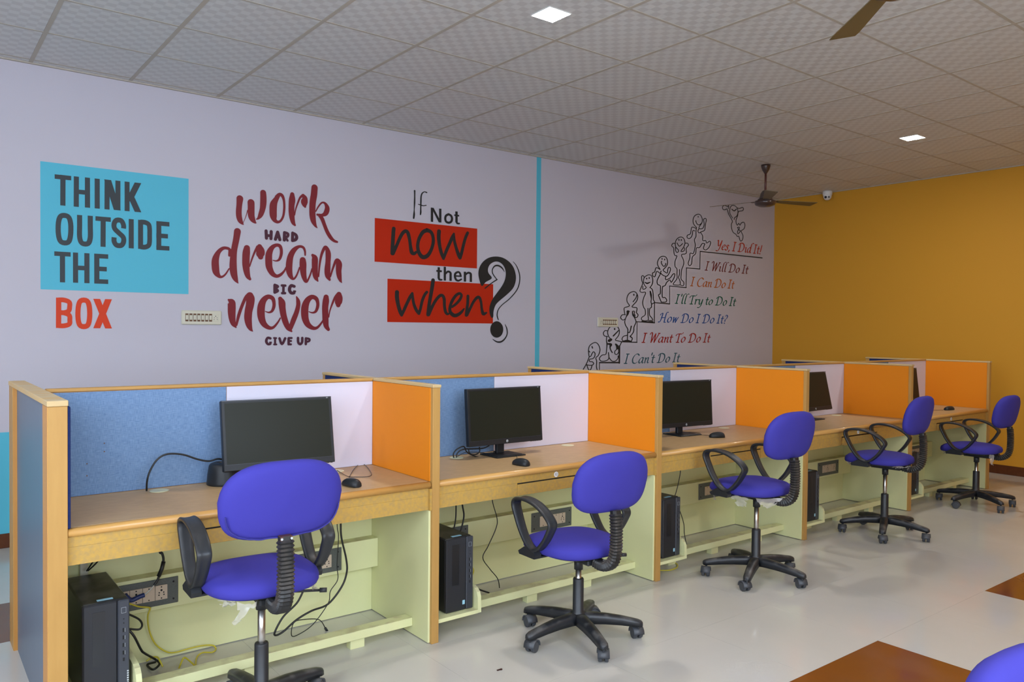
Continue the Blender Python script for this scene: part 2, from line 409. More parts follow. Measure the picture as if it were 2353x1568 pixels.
# ================================================================== printed murals on the back wall
MURAL = {
 'work': [('s',131,2440,51,127,2394,43,123,2343,43,125,2302,43,135,2270,37,152,2250,18,160,2244,5), ('s',155,2254,4,176,2304,5,191,2357,8), ('s',217,2419,53,218,2389,52,218,2352,52,220,2315,50,232,2287,41,250,2268,19,259,2265,5), ('s',312,2505,46,314,2470,49,313,2421,49,307,2376,43,292,2331,37,275,2304,20,260,2294,9), ('s',438,2502,26,411,2458,42,395,2422,57,392,2377,58,394,2332,55,405,2301,36,429,2288,23,454,2301,18,474,2339,18,482,2393,19,482,2439,19,477,2473,21,463,2501,26,442,2507,25,418,2485,26), ('s',548,2519,34,547,2476,52,542,2426,47,543,2376,48,547,2331,42,557,2294,33,571,2276,17), ('s',569,2356,8,577,2403,11,593,2451,14,613,2499,17,637,2521,23), ('s',639,2520,27,653,2499,44,649,2468,56,652,2443,37,656,2432,19), ('s',736,2594,53,731,2535,54,721,2476,53,718,2417,51,720,2363,51,728,2321,43,745,2287,23,761,2270,5), ('s',748,2404,10,765,2437,12,790,2471,14,811,2482,15,832,2472,24,847,2438,41,834,2397,41,803,2378,24,761,2378,18), ('s',782,2373,31,803,2347,33,824,2298,31,846,2249,32,876,2204,32,906,2178,24,936,2169,18)],
 'hard': [('s',336,2210,25,339,2154,25), ('s',377,2208,25,375,2153,25), ('s',339,2175,23,376,2175,23), ('s',429,2208,25,411,2151,25), ('s',429,2208,25,447,2150,25), ('s',419,2166,14,441,2166,14), ('s',485,2209,25,483,2150,25), ('s',485,2210,23,512,2202,23,510,2182,23,486,2169,19), ('s',494,2170,19,510,2148,18), ('s',552,2211,25,551,2151,25), ('s',552,2211,23,578,2199,25,585,2177,27,574,2159,25,552,2151,23)],
 'dream': [('s',55,2043,22,41,2053,22,6,2052,25,-29,2020,33,-51,1965,50,-52,1911,54,-45,1867,49,-23,1838,27,-1,1836,17,24,1857,13,50,1899,10), ('s',55,2039,20,52,2000,18), ('s',113,2188,51,104,2128,47,88,2045,46,82,1977,50,81,1910,55,88,1856,50,102,1818,34,119,1792,6), ('s',186,2066,46,182,2034,56,179,1993,56,179,1938,55,184,1888,48,195,1848,37,210,1828,21), ('s',208,1926,9,223,1977,13,246,2038,16,269,2081,23), ('s',285,2084,39,293,2055,61,291,2023,64,293,2004,41), ('s',392,1984,7,420,1981,12,444,1995,20,458,2033,24,459,2071,25,446,2101,28,415,2104,27,382,2080,37,360,2032,51,358,1971,55,363,1925,51,387,1880,40,421,1861,28,454,1874,23,483,1904,16,498,1933,12), ('s',658,2042,13,656,2075,17,641,2103,21,606,2107,23,566,2078,38,537,2029,47,525,1967,53,525,1906,51,540,1862,35,562,1846,19,587,1876,14,611,1939,12), ('s',638,2000,50,640,1969,57,641,1922,53,649,1869,43,664,1832,29,679,1837,17,702,1886,14,717,1935,12), ('s',722,2045,24,740,2023,50,741,1970,51,743,1908,48,751,1865,39,768,1837,11), ('s',774,1875,12,783,1977,17,799,2056,22,824,2111,27,842,2114,29,857,2069,46,856,2001,44,851,1933,51,854,1884,44,871,1853,20), ('s',877,1880,15,898,1945,17,924,2010,24,943,2016,34,954,1987,53,951,1933,49,957,1884,42,968,1850,25,979,1834,7)],
 'big': [('s',407,1788,23,407,1732,23), ('s',407,1791,21,433,1780,21,411,1765,19), ('s',411,1760,21,433,1746,21,407,1731,21), ('s',478,1786,21,477,1730,21), ('s',465,1789,20,493,1789,20), ('s',467,1728,20,491,1729,20), ('s',567,1786,24,540,1790,26,527,1760,27,540,1734,26,565,1733,23,571,1743,14), ('s',563,1748,13,577,1747,13)],
 'never': [('s',48,1662,16,68,1647,53,71,1614,59,71,1565,57,75,1516,49,85,1479,37,103,1454,12), ('s',107,1471,16,124,1545,24,148,1616,24,177,1683,25,200,1708,29), ('s',210,1700,54,215,1676,64,210,1626,62,200,1580,59,196,1526,58,203,1476,48,217,1441,29,233,1424,6), ('s',331,1581,6,359,1573,13,385,1584,21,400,1618,26,401,1652,27,389,1685,33,354,1696,36,320,1670,46,301,1624,57,297,1569,59,304,1519,54,325,1478,44,364,1452,30,398,1457,21,433,1496,15,453,1530,11), ('s',452,1683,34,465,1654,55,470,1607,52,481,1547,49,499,1492,47,521,1450,39,546,1426,15), ('s',587,1703,11,600,1670,32,601,1632,35,586,1575,39,561,1514,41,537,1450,34), ('s',692,1586,7,722,1578,13,750,1589,22,766,1625,27,768,1660,28,754,1694,34,717,1706,37,681,1679,48,660,1631,59,656,1574,61,663,1522,56,686,1479,46,728,1453,31,765,1458,22,802,1498,15,823,1534,11), ('s',841,1708,44,839,1677,55,833,1624,53,835,1567,53,837,1510,51,844,1470,42,862,1443,27), ('s',865,1545,10,875,1599,12,898,1661,17,922,1711,22,951,1741,29), ('s',955,1734,45,958,1703,59,950,1669,62,949,1647,40)],
 'give': [('s',373,1369,20,351,1373,20,340,1347,22,353,1324,20,373,1326,19,375,1335,12), ('s',368,1338,11,381,1338,11), ('s',411,1368,17,411,1322,17), ('s',402,1372,15,420,1371,15), ('s',403,1321,15,421,1321,15), ('s',447,1369,20,467,1323,20,493,1369,21), ('s',522,1369,21,522,1323,21), ('s',522,1372,17,547,1372,17), ('s',522,1348,16,542,1348,16), ('s',522,1322,17,541,1321,17), ('s',600,1372,21,602,1338,21,618,1322,21,634,1338,21,636,1372,21), ('s',667,1369,21,666,1323,21), ('s',667,1370,18,696,1363,19,694,1347,18,668,1341,17)],
 'ifnot': [('s',1675,2677,14,1676,2636,11,1675,2571,13,1672,2510,8,1671,2468,16,1667,2434,14), ('s',1799,2676,12,1775,2679,8,1753,2663,11,1742,2634,12,1740,2587,13,1739,2530,11,1739,2493,14,1736,2473,11), ('s',1713,2561,6,1738,2558,10,1765,2554,8,1795,2561,8), ('b',1856,2546,21,1857,2419,21), ('b',1944,2546,21,1945,2421,21), ('b',2121,2538,22,2122,2439,22), ('b',2096,2502,14,2151,2501,15), ('h',1860,2546,26,1942,2421,27), ('s',2034,2504,20,2006,2488,20,1998,2461,20,2008,2435,20,2036,2427,20,2063,2440,20,2072,2468,20,2061,2493,20,2034,2504,20), ('s',2122,2446,20,2129,2430,17,2152,2430,15)],
 'now': [('s',1468,2326,31,1463,2274,32,1458,2182,32,1456,2108,33), ('s',1460,2108,32,1495,2175,27,1526,2242,28,1557,2293,30,1589,2314,31,1611,2295,31,1627,2241,28,1637,2181,28,1649,2133,35,1671,2120,29,1695,2136,23), ('s',1805,2339,37,1762,2317,32,1724,2257,29,1710,2191,29,1725,2131,33,1763,2096,39,1813,2113,34,1851,2168,29,1872,2236,29,1867,2292,29,1844,2328,32,1805,2339,37), ('s',1933,2341,35,1930,2283,34,1941,2207,31,1961,2142,31,1983,2095,24), ('s',1983,2095,24,2009,2160,29,2043,2229,29,2077,2297,30,2094,2332,19), ('s',2093,2330,19,2101,2263,27,2125,2192,29,2148,2140,34,2163,2112,27), ('s',2166,2114,27,2181,2161,29,2201,2236,28,2224,2306,28,2247,2352,27)],
 'red': [('p',1284,2400,4,2356,2401,5,2358,2028,5,1286,2026,5), ('p',1411,1887,5,2548,1887,6,2550,1510,6,1408,1512,5)],
 'then': [('b',1933,2015,21,1933,1916,21), ('b',1907,1981,17,1966,1980,17), ('b',1998,2023,21,1999,1897,21), ('b',2061,1955,21,2062,1897,21), ('b',2220,1989,22,2221,1897,22), ('b',2287,1961,22,2288,1897,22), ('b',2113,1945,13,2183,1945,14), ('s',1933,1918,21,1941,1904,18,1966,1903,14), ('s',2000,1952,13,2030,1981,18,2058,1972,20,2061,1952,21), ('s',2174,1946,18,2162,1975,18,2140,1982,18,2113,1966,20,2109,1938,21,2122,1910,19,2149,1903,17,2179,1917,15), ('s',2222,1957,14,2254,1981,18,2283,1975,21,2287,1958,21)],
 'when': [('s',1504,1774,35,1504,1727,35,1518,1658,32,1537,1603,32,1551,1572,24), ('s',1551,1572,24,1574,1617,27,1604,1677,27,1635,1734,28,1658,1769,22), ('s',1658,1768,22,1672,1684,25,1698,1625,28,1727,1591,26), ('s',1727,1591,26,1742,1631,25,1760,1703,26,1785,1758,26,1808,1785,25), ('s',1873,1895,33,1865,1838,33,1850,1760,32,1834,1678,31,1823,1583,33), ('s',1827,1584,33,1863,1651,28,1902,1713,27,1947,1757,28,1977,1758,28,1994,1726,28,1997,1665,27,2008,1615,28,2025,1594,25,2041,1594,20), ('s',2081,1659,22,2128,1691,25,2168,1732,26,2183,1769,25,2161,1785,26,2120,1764,27,2080,1712,28,2057,1656,27,2061,1611,31,2102,1581,35,2149,1590,31,2190,1619,25,2213,1645,14), ('s',2256,1764,28,2254,1700,27,2244,1632,28,2239,1585,30), ('s',2246,1587,28,2279,1644,26,2320,1713,26,2362,1754,29,2390,1751,28,2408,1704,25,2416,1647,25,2434,1601,32,2470,1613,17)],
 'question': [('q',2414,1863,6,2385,1922,6,2373,1985,6,2387,2043,6,2429,2097,6,2493,2136,6,2572,2153,6,2660,2147,6,2742,2110,6,2796,2054,6,2823,1978,6,2816,1912,6,2783,1852,6,2709,1790,6,2621,1728,6,2577,1686,6,2555,1627,6,2553,1580,6,2542,1565,6,2524,1574,6,2506,1620,6,2509,1678,6,2540,1743,6,2591,1803,6,2649,1870,6,2685,1930,6,2698,1990,6,2687,2042,6,2657,2082,6,2609,2104,6,2558,2101,6,2508,2073,6,2485,2031,6,2491,1991,6,2531,1944,6,2459,1903,6), ('q',2673,1455,6,2667,1425,6,2651,1399,6,2625,1382,6,2595,1376,6,2565,1382,6,2540,1399,6,2523,1424,6,2517,1454,6,2522,1484,6,2539,1510,6,2564,1527,6,2594,1534,6,2624,1528,6,2649,1511,6,2667,1486,6), ('s',2680,2012,4,2654,2046,13,2610,2067,16,2566,2062,14,2537,2028,10,2541,1988,10,2589,1935,9), ('s',2593,1934,12,2524,1894,10,2453,1845,13), ('s',2786,2116,5,2826,2080,8,2861,2016,11,2871,1951,11,2855,1878,11,2814,1817,10,2739,1749,9,2658,1694,8,2611,1646,9,2597,1593,11,2612,1549,9), ('s',2693,1506,4,2716,1465,11,2721,1411,11,2691,1364,13,2647,1337,16,2596,1337,13,2548,1361,5)],
 'stair': [('l',3969,1028,7,3969,1110,7), ('l',3969,1110,13,4260,1105,16), ('l',4268,1100,15,4267,1288,15), ('l',4288,1331,8,4541,1326,12), ('l',4539,1324,7,4540,1554,7), ('l',4524,1555,9,4824,1546,13), ('l',4822,1546,9,4821,1769,9), ('l',4815,1775,10,5076,1767,13), ('l',5076,1765,7,5072,1975,7), ('l',5072,1974,9,5364,1966,11), ('l',5362,1964,8,5364,2199,8), ('l',5362,2197,9,5609,2198,11), ('l',5607,2202,8,5610,2407,8), ('l',5609,2407,11,6850,2408,13)],
 'figure1': [('s',3812,1185,9,3805,1249,9,3826,1296,9,3895,1326,9,3944,1307,9,3974,1248,9,3950,1189,9,3914,1163,9,3926,1124,9,3923,1071,9,3936,1032,9), ('s',3816,1173,9,3789,1121,9,3766,1086,9,3727,1037,9), ('s',3814,1182,9,3836,1178,9,3860,1213,9,3880,1228,9,3901,1207,9,3893,1172,9,3865,1154,9,3825,1149,9,3821,1126,9,3861,1122,9,3882,1104,9,3866,1087,9,3822,1085,9,3777,1092,9), ('s',3782,1089,9,3810,1038,9,3838,1037,9,3858,1081,9), ('s',3855,1283,11,3863,1266,11), ('s',3810,1237,9,3824,1224,9)],
 'figure2': [('s',4130,1363,9,4096,1396,9,4085,1444,9,4119,1492,9,4186,1510,9,4238,1493,9,4264,1445,9,4248,1397,9,4202,1354,9,4240,1343,9,4300,1333,9), ('s',4249,1454,11,4171,1396,14), ('s',4189,1475,14,4190,1467,14), ('s',4082,1450,9,4045,1453,9,4020,1426,9,4037,1396,9,4083,1390,9), ('s',4071,1387,9,4067,1348,9,4076,1313,12,4073,1265,9,4061,1199,9,4007,1191,9,3967,1159,9,3984,1129,9,4042,1125,9,4091,1139,9,4108,1163,9,4099,1217,9), ('s',4109,1345,30,4134,1356,27), ('s',4089,1310,16,4135,1303,27,4123,1276,14,4132,1246,11,4157,1216,11), ('s',4299,1331,9,4271,1288,9,4246,1260,9,4199,1234,9,4196,1204,9,4226,1194,9,4255,1221,9,4250,1257,9), ('s',4208,1306,16,4233,1282,27,4225,1258,13), ('s',4108,1163,9,4150,1126,9,4201,1122,9,4243,1149,9,4247,1179,9)],
 'figure3': [('s',4347,1628,9,4338,1658,9,4333,1701,9,4376,1715,10,4415,1730,10,4380,1769,9,4374,1811,9,4404,1861,10,4470,1887,10,4518,1877,10,4546,1835,10,4529,1785,10,4485,1747,10,4455,1719,10,4495,1712,10,4530,1710,10,4535,1687,10,4527,1656,10,4554,1632,10,4537,1604,10,4505,1603,10,4505,1631,10), ('s',4532,1859,10,4519,1822,10,4472,1774,10), ('s',4482,1856,14,4483,1848,14), ('s',4352,1629,9,4304,1627,9,4280,1596,9,4314,1570,9,4348,1582,9), ('s',4381,1665,17,4408,1666,17), ('s',4392,1665,27,4387,1638,21,4365,1604,9,4344,1555,9,4358,1512,9,4393,1470,10,4390,1409,10,4389,1342,10), ('s',4465,1667,11,4470,1630,14,4497,1600,10,4520,1563,10,4517,1539,10,4490,1495,10,4486,1446,10,4447,1403,10,4432,1392,14,4465,1372,10,4457,1348,10,4440,1336,10), ('s',4465,1668,10,4495,1668,10,4487,1624,10), ('s',4447,1504,13,4437,1470,11,4420,1434,11,4396,1438,10), ('s',4382,1403,10,4325,1391,9,4304,1360,9,4326,1336,9), ('s',4318,1335,16,4387,1341,27,4448,1331,18)],
 'figure4': [('s',4741,1942,9,4778,1980,10,4787,2031,10,4768,2075,9,4722,2085,9,4677,2070,9,4645,2047,9,4634,2001,9,4655,1963,9,4680,1942,9,4659,1924,9,4627,1920,9,4626,1951,9), ('s',4649,2047,9,4628,2071,9,4604,2059,9,4609,2011,9,4622,1990,9,4610,1956,9,4579,1899,9,4611,1883,9,4664,1888,9,4669,1869,9,4641,1823,9,4626,1767,9,4643,1717,9,4668,1690,9,4669,1634,9,4616,1605,9,4613,1577,9,4662,1566,9,4715,1573,9,4723,1595,9,4714,1640,9,4713,1708,9), ('s',4686,2043,13,4686,2037,13), ('s',4728,2052,13,4728,2046,13), ('s',4658,1998,9,4695,1987,17,4742,2003,9), ('s',4741,1942,9,4779,1923,10,4796,1868,10,4802,1806,10,4823,1778,10,4773,1754,10,4770,1720,10,4741,1703,10,4739,1635,10,4776,1602,10,4793,1574,10,4727,1570,9), ('s',4746,1900,13,4759,1861,19,4766,1816,10,4761,1782,10,4773,1754,10), ('s',4621,1560,15,4687,1557,10,4794,1558,15)],
 'figure5': [('s',4908,2155,10,4865,2204,10,4868,2250,10,4905,2292,10,4956,2307,10,5007,2298,10,5032,2254,10,5022,2207,10,4959,2153,10), ('s',4938,2279,13,4938,2274,13), ('s',4982,2275,13,4982,2269,13), ('s',4930,2250,10,4928,2225,10,4966,2193,10,4996,2209,10,5002,2229,10), ('s',4906,2155,10,4841,2172,10,4816,2122,10,4783,2109,10,4784,2078,10,4817,2067,10,4834,2095,10,4854,2131,10,4917,2105,10), ('s',4925,2137,10,4917,2116,10,4960,2090,10,5028,2085,10,5079,2147,10,5078,2182,10,5052,2186,10,5036,2157,10,5028,2119,10,4959,2144,10), ('s',4909,2099,10,4860,2028,10,4869,1983,10,4911,1971,10,4917,1929,10,4913,1877,10,4884,1865,10,4906,1826,10,4932,1787,10), ('s',4954,1964,10,4946,1913,10,4952,1839,10,4990,1840,10,5025,1812,10,5008,1786,10,4932,1784,10), ('s',5003,2078,10,5005,2041,10,5080,2067,10,5123,2109,10,5157,2117,10,5150,2076,10,5099,2016,10,5076,2044,10,5021,2013,10,4996,1977,10,4954,1964,10)],
 'figure6': [('s',5217,2399,9,5168,2434,9,5167,2492,9,5205,2533,9,5263,2552,9,5313,2535,9,5333,2485,9,5305,2431,9,5261,2383,9,5320,2395,9,5323,2432,9), ('s',5217,2399,9,5218,2377,9,5188,2368,9,5169,2389,9,5168,2425,9), ('s',5162,2469,9,5119,2466,9,5100,2436,9,5134,2416,9,5140,2362,9,5160,2328,9,5194,2327,9,5161,2261,9,5163,2203,9,5197,2176,9,5198,2115,9,5199,2063,9,5142,2009,9,5147,1990,9,5255,1995,9,5244,2053,9,5224,2077,9,5242,2117,9,5241,2172,9), ('s',5338,2485,9,5378,2488,9,5394,2463,9,5355,2425,9,5356,2366,9,5272,2345,9,5308,2289,9,5314,2237,9,5281,2174,9,5272,2118,9,5273,2060,9,5318,2030,9,5314,1988,9,5260,1992,9), ('s',5224,2518,13,5225,2512,13), ('s',5267,2520,13,5267,2514,13), ('s',5191,2478,9,5216,2451,9,5241,2443,9,5289,2477,9)],
 'figure7': [('s',5539,2685,9,5485,2722,9,5472,2768,9,5499,2818,9,5564,2846,9,5613,2836,9,5643,2789,9,5632,2746,9,5588,2699,9,5584,2678,9), ('s',5584,2674,9,5650,2684,9,5678,2729,9,5673,2765,9,5664,2791,9,5697,2809,9,5718,2796,9,5710,2763,9,5699,2720,9,5687,2666,9,5626,2642,9,5585,2625,9,5564,2645,9,5576,2669,9), ('s',5565,2818,11,5565,2812,11), ('s',5521,2765,9,5542,2732,9,5583,2720,9,5632,2746,9), ('s',5531,2674,9,5454,2683,9,5435,2624,9,5419,2596,9,5376,2582,9,5368,2556,9,5400,2543,9,5440,2561,9,5464,2600,9,5471,2642,9,5507,2642,9), ('s',5535,2679,9,5528,2631,9,5529,2579,9,5501,2535,9,5519,2478,9,5504,2414,9,5480,2371,9,5428,2375,9,5421,2315,9,5394,2256,9,5415,2228,9,5455,2249,9,5469,2333,9,5525,2374,9,5540,2443,9,5597,2452,9,5645,2503,9,5695,2504,9), ('s',5618,2628,9,5652,2594,9,5657,2539,9,5711,2545,9,5728,2515,9,5786,2543,9,5804,2520,9,5771,2465,9,5713,2431,9,5671,2444,9,5679,2474,9,5695,2504,9)],
 'figure8': [('s',6140,2971,9,6146,3010,9,6120,2994,9,6067,3002,9,6024,2981,9,6034,2950,9,6077,2949,9,6112,2963,9,6149,2901,9,6221,2826,9,6205,2786,9,6210,2732,9,6243,2685,9,6297,2667,9,6324,2642,9,6356,2647,9,6380,2602,9,6403,2590,9,6434,2612,9,6442,2662,9,6404,2715,9,6458,2747,9,6480,2794,9,6456,2831,9,6402,2815,9,6375,2785,9,6352,2810,9,6321,2780,9,6293,2832,9,6327,2902,9,6344,2953,9,6425,2972,9,6443,2996,9,6424,3014,9,6361,2994,9,6316,2997,9), ('s',6225,2862,9,6175,2909,9,6165,2957,9,6191,3004,9,6235,3020,9,6288,3011,9,6325,2979,9,6331,2935,9,6309,2895,9,6265,2868,9,6259,2846,9), ('s',6209,2970,11,6254,2953,13,6298,2979,11), ('s',6326,2753,9,6367,2762,9,6360,2722,9,6390,2718,9,6342,2676,9,6328,2697,9,6345,2732,9,6329,2753,9)],
 'think': [('b',-1107,2453,30,-1009,2454,30), ('b',-1058,2469,34,-1059,2264,34), ('b',-978,2469,34,-979,2264,34), ('b',-911,2470,34,-911,2265,35), ('b',-994,2367,30,-896,2367,31), ('b',-851,2470,35,-851,2265,35), ('b',-789,2471,35,-790,2265,35), ('b',-721,2472,35,-721,2266,35), ('h',-786,2471,44,-725,2266,44), ('b',-662,2472,35,-662,2266,35), ('h',-591,2473,43,-652,2336,43), ('h',-649,2398,43,-591,2266,43)],
 'outside': [('c',-1085,2148,34,-1085,2065,34,-1069,2019,34,-1029,2019,34,-1014,2065,34,-1013,2148,34,-1029,2193,34,-1069,2193,34), ('B',-959,2210,34,-959,2138,34,-959,2061,34,-945,2020,34,-908,2020,35,-894,2062,35,-894,2138,35,-894,2211,35), ('b',-862,2196,31,-766,2196,31), ('b',-814,2211,35,-815,2004,35), ('B',-685,2142,35,-685,2166,35,-700,2195,35,-730,2195,35,-745,2170,35,-742,2137,35,-715,2108,35,-687,2080,35,-685,2047,35,-700,2022,35,-730,2022,35,-745,2046,35,-745,2075,35), ('b',-635,2212,36,-635,2006,36), ('b',-574,2212,36,-574,2006,36), ('B',-574,2197,34,-544,2197,34,-520,2184,34,-514,2151,34,-514,2110,34,-514,2068,34,-520,2036,34,-544,2021,34,-574,2021,34), ('b',-469,2198,32,-380,2198,32), ('b',-452,2213,36,-452,2007,36), ('b',-469,2110,32,-390,2110,32), ('b',-469,2022,32,-380,2023,32)],
 'the': [('b',-1110,1938,30,-1013,1938,30), ('b',-1062,1953,34,-1062,1747,34), ('b',-984,1953,34,-984,1748,34), ('b',-915,1953,35,-915,1748,35), ('b',-999,1850,30,-900,1850,31), ('b',-870,1938,31,-783,1938,31), ('b',-854,1952,35,-854,1748,35), ('b',-870,1850,31,-792,1850,31), ('b',-870,1763,31,-783,1763,31)],
 'box': [('b',-1085,1643,34,-1086,1439,34), ('B',-1086,1628,32,-1052,1628,32,-1022,1614,32,-1020,1582,32,-1026,1555,32,-1052,1543,32,-1086,1543,32), ('B',-1086,1543,32,-1052,1541,32,-1022,1525,32,-1019,1492,32,-1022,1466,32,-1053,1454,32,-1086,1454,32), ('c',-968,1582,34,-969,1500,34,-954,1455,35,-915,1455,35,-900,1500,35,-900,1581,35,-915,1626,35,-953,1626,34), ('h',-855,1642,43,-781,1438,43), ('h',-781,1642,43,-855,1439,43)],
 'cyan': [('p',-1188,2544,10,-245,2545,11,-248,1695,11,-1192,1696,10)],
}

YD = YB-.0012
def ribbon(m, pts, mode, a, y, step):
    """a painted stroke: pts (x, z, width) in metres on the wall; a = how the pen is narrowed along x"""
    P = [(x*a, z, wd) for x, z, wd in pts]
    if mode == "s": Q = catmull(P, step)
    elif mode == 'c': Q = catmull(P, step, True); Q.append(Q[0])
    elif mode == 'B': Q = catmull(P, step)
    else: Q = P
    n = len(Q); Lp = []; Rp = []
    for i in range(n):
        p0 = Q[max(i-1, 0)]; p1 = Q[min(i+1, n-1)]
        if mode == 'c' and i in (0, n-1): p0, p1 = Q[n-2], Q[1]
        dx, dz = p1[0]-p0[0], p1[1]-p0[1]; l = math.hypot(dx, dz) or 1e-9
        nx, nz = -dz/l, dx/l; h = max(Q[i][2], .0015)/2
        if mode == 'h': nx, nz, h = 1.0, 0.0, h*a
        Lp.append((Q[i][0]+nx*h, Q[i][1]+nz*h)); Rp.append((Q[i][0]-nx*h, Q[i][1]-nz*h))
    b = len(m.v)
    m.v += [(p[0]/a, y-6e-6*i, p[1]) for i, p in enumerate(Lp)]+[(p[0]/a, y-6e-6*i, p[1]) for i, p in enumerate(Rp)]
    for i in range(n-1): m._f((b+i, b+i+1, b+n+i+1, b+n+i))
    if mode in ('s', 'l'):
        for e in (0, n-1):
            k = 10; c = len(m.v); h = max(Q[e][2], .0015)/2
            q0 = Q[1] if e == 0 else Q[n-2]
            th = math.atan2(Q[e][1]-q0[1], Q[e][0]-q0[0])
            m.v += [((Q[e][0]+h*math.cos(th-PI/2+PI*j/(k-1)))/a, y, Q[e][1]+h*math.sin(th-PI/2+PI*j/(k-1))) for j in range(k)]
            m._f([c+j for j in range(k)])
def poly(m, pts, a, y, smooth):
    P = [(x, z) for x, z in pts]
    if smooth: P = catmull(P, 3, True)
    b = len(m.v); m.v += [(x, y, z) for x, z in P]
    for t in tessellate_polygon([[Vector((x, z, 0)) for x, z in P]]): m._f([b+i for i in t])
def decal_part(key, name, material, parent, a, y, step=4):
    m = MB(); ox, oz = parent.location.x, parent.location.z
    for ei, e_ in enumerate(MURAL[key]):
        mode, d = e_[0], e_[1:]; dy = -.00015*ei
        pts = [(d[i]/1000-ox, d[i+1]/1000-oz, d[i+2]/1000) for i in range(0, len(d), 3)]
        if mode in 'pq': poly(m, [(p[0], p[1]) for p in pts], a, dy, mode == 'q')
        else: ribbon(m, pts, mode, a, dy, step)
    o = m.build(name, material, parent, (0, y-parent.location.y, 0))
    return o
def rect_part(x0, x1, z0, z1, name, material, parent, y):
    ox, oz = parent.location.x, parent.location.z
    m = MB(); m.box(x0-ox, x1-ox, 0, .0008, z0-oz, z1-oz)
    return m.build(name, material, parent, (0, y-parent.location.y, 0))
t = thing('wall_decal', 'cyan square wall print reading THINK OUTSIDE THE BOX, at the left of the lilac wall', 'wall decal', (-.717, YB, 2.12))
rect_part(-1.190, -.246, 1.6955, 2.5445, 'cyan_panel', cyan_paint, t, YB-.0016)
for k in ('think', 'outside', 'the'): decal_part(k, 'word', grey_print, t, 1.10, YB-.0022)
o = decal_part('box', 'word', orange_print, t, 1.10, YB-.0022); o['label'] = 'orange red word BOX'
t = thing('wall_decal', 'dark red brush lettering on the wall reading work HARD dream BIG never GIVE UP', 'wall decal', (.45, YB, 2.0))
for k in ('work', 'dream', 'never'): decal_part(k, 'word', maroon_print, t, .97, YB-.0018)
for k in ('hard', 'big', 'give'):
    o = decal_part(k, 'word', plum_print, t, .97, YB-.0024); o['label'] = 'small plum coloured word in block capitals'
t = thing('wall_decal', 'wall print reading If Not now then when on two red bars beside a question mark', 'wall decal', (1.95, YB, 2.0))
rect_part(1.284, 2.357, 2.027, 2.4005, 'red_bar', red_print, t, YB-.0016)
rect_part(1.410, 2.549, 1.511, 1.887, 'red_bar', red_print, t, YB-.0016)
for k in ('ifnot', 'now', 'then', 'when'): decal_part(k, 'word', black_print, t, .845, YB-.0024)
o = decal_part('question', 'question_mark', black_print, t, .845, YB-.0030)
stairs_t = t = thing('wall_decal', 'black line drawing of round-headed figures climbing steps beside seven coloured lines of italic writing', 'wall decal', (5.2, YB, 1.8))
o = decal_part('stair', 'step_line', black_print, t, .64, YB-.0016)
for k in range(1, 9): decal_part('figure%d' % k, 'drawn_figure', black_print, t, .64, YB-(.0020 if k != 2 else .0165), 3)
# the small figure that overlaps the switch board is printed on the wall too
kids(t, 'drawn_figure')[1].location.y = -.0020
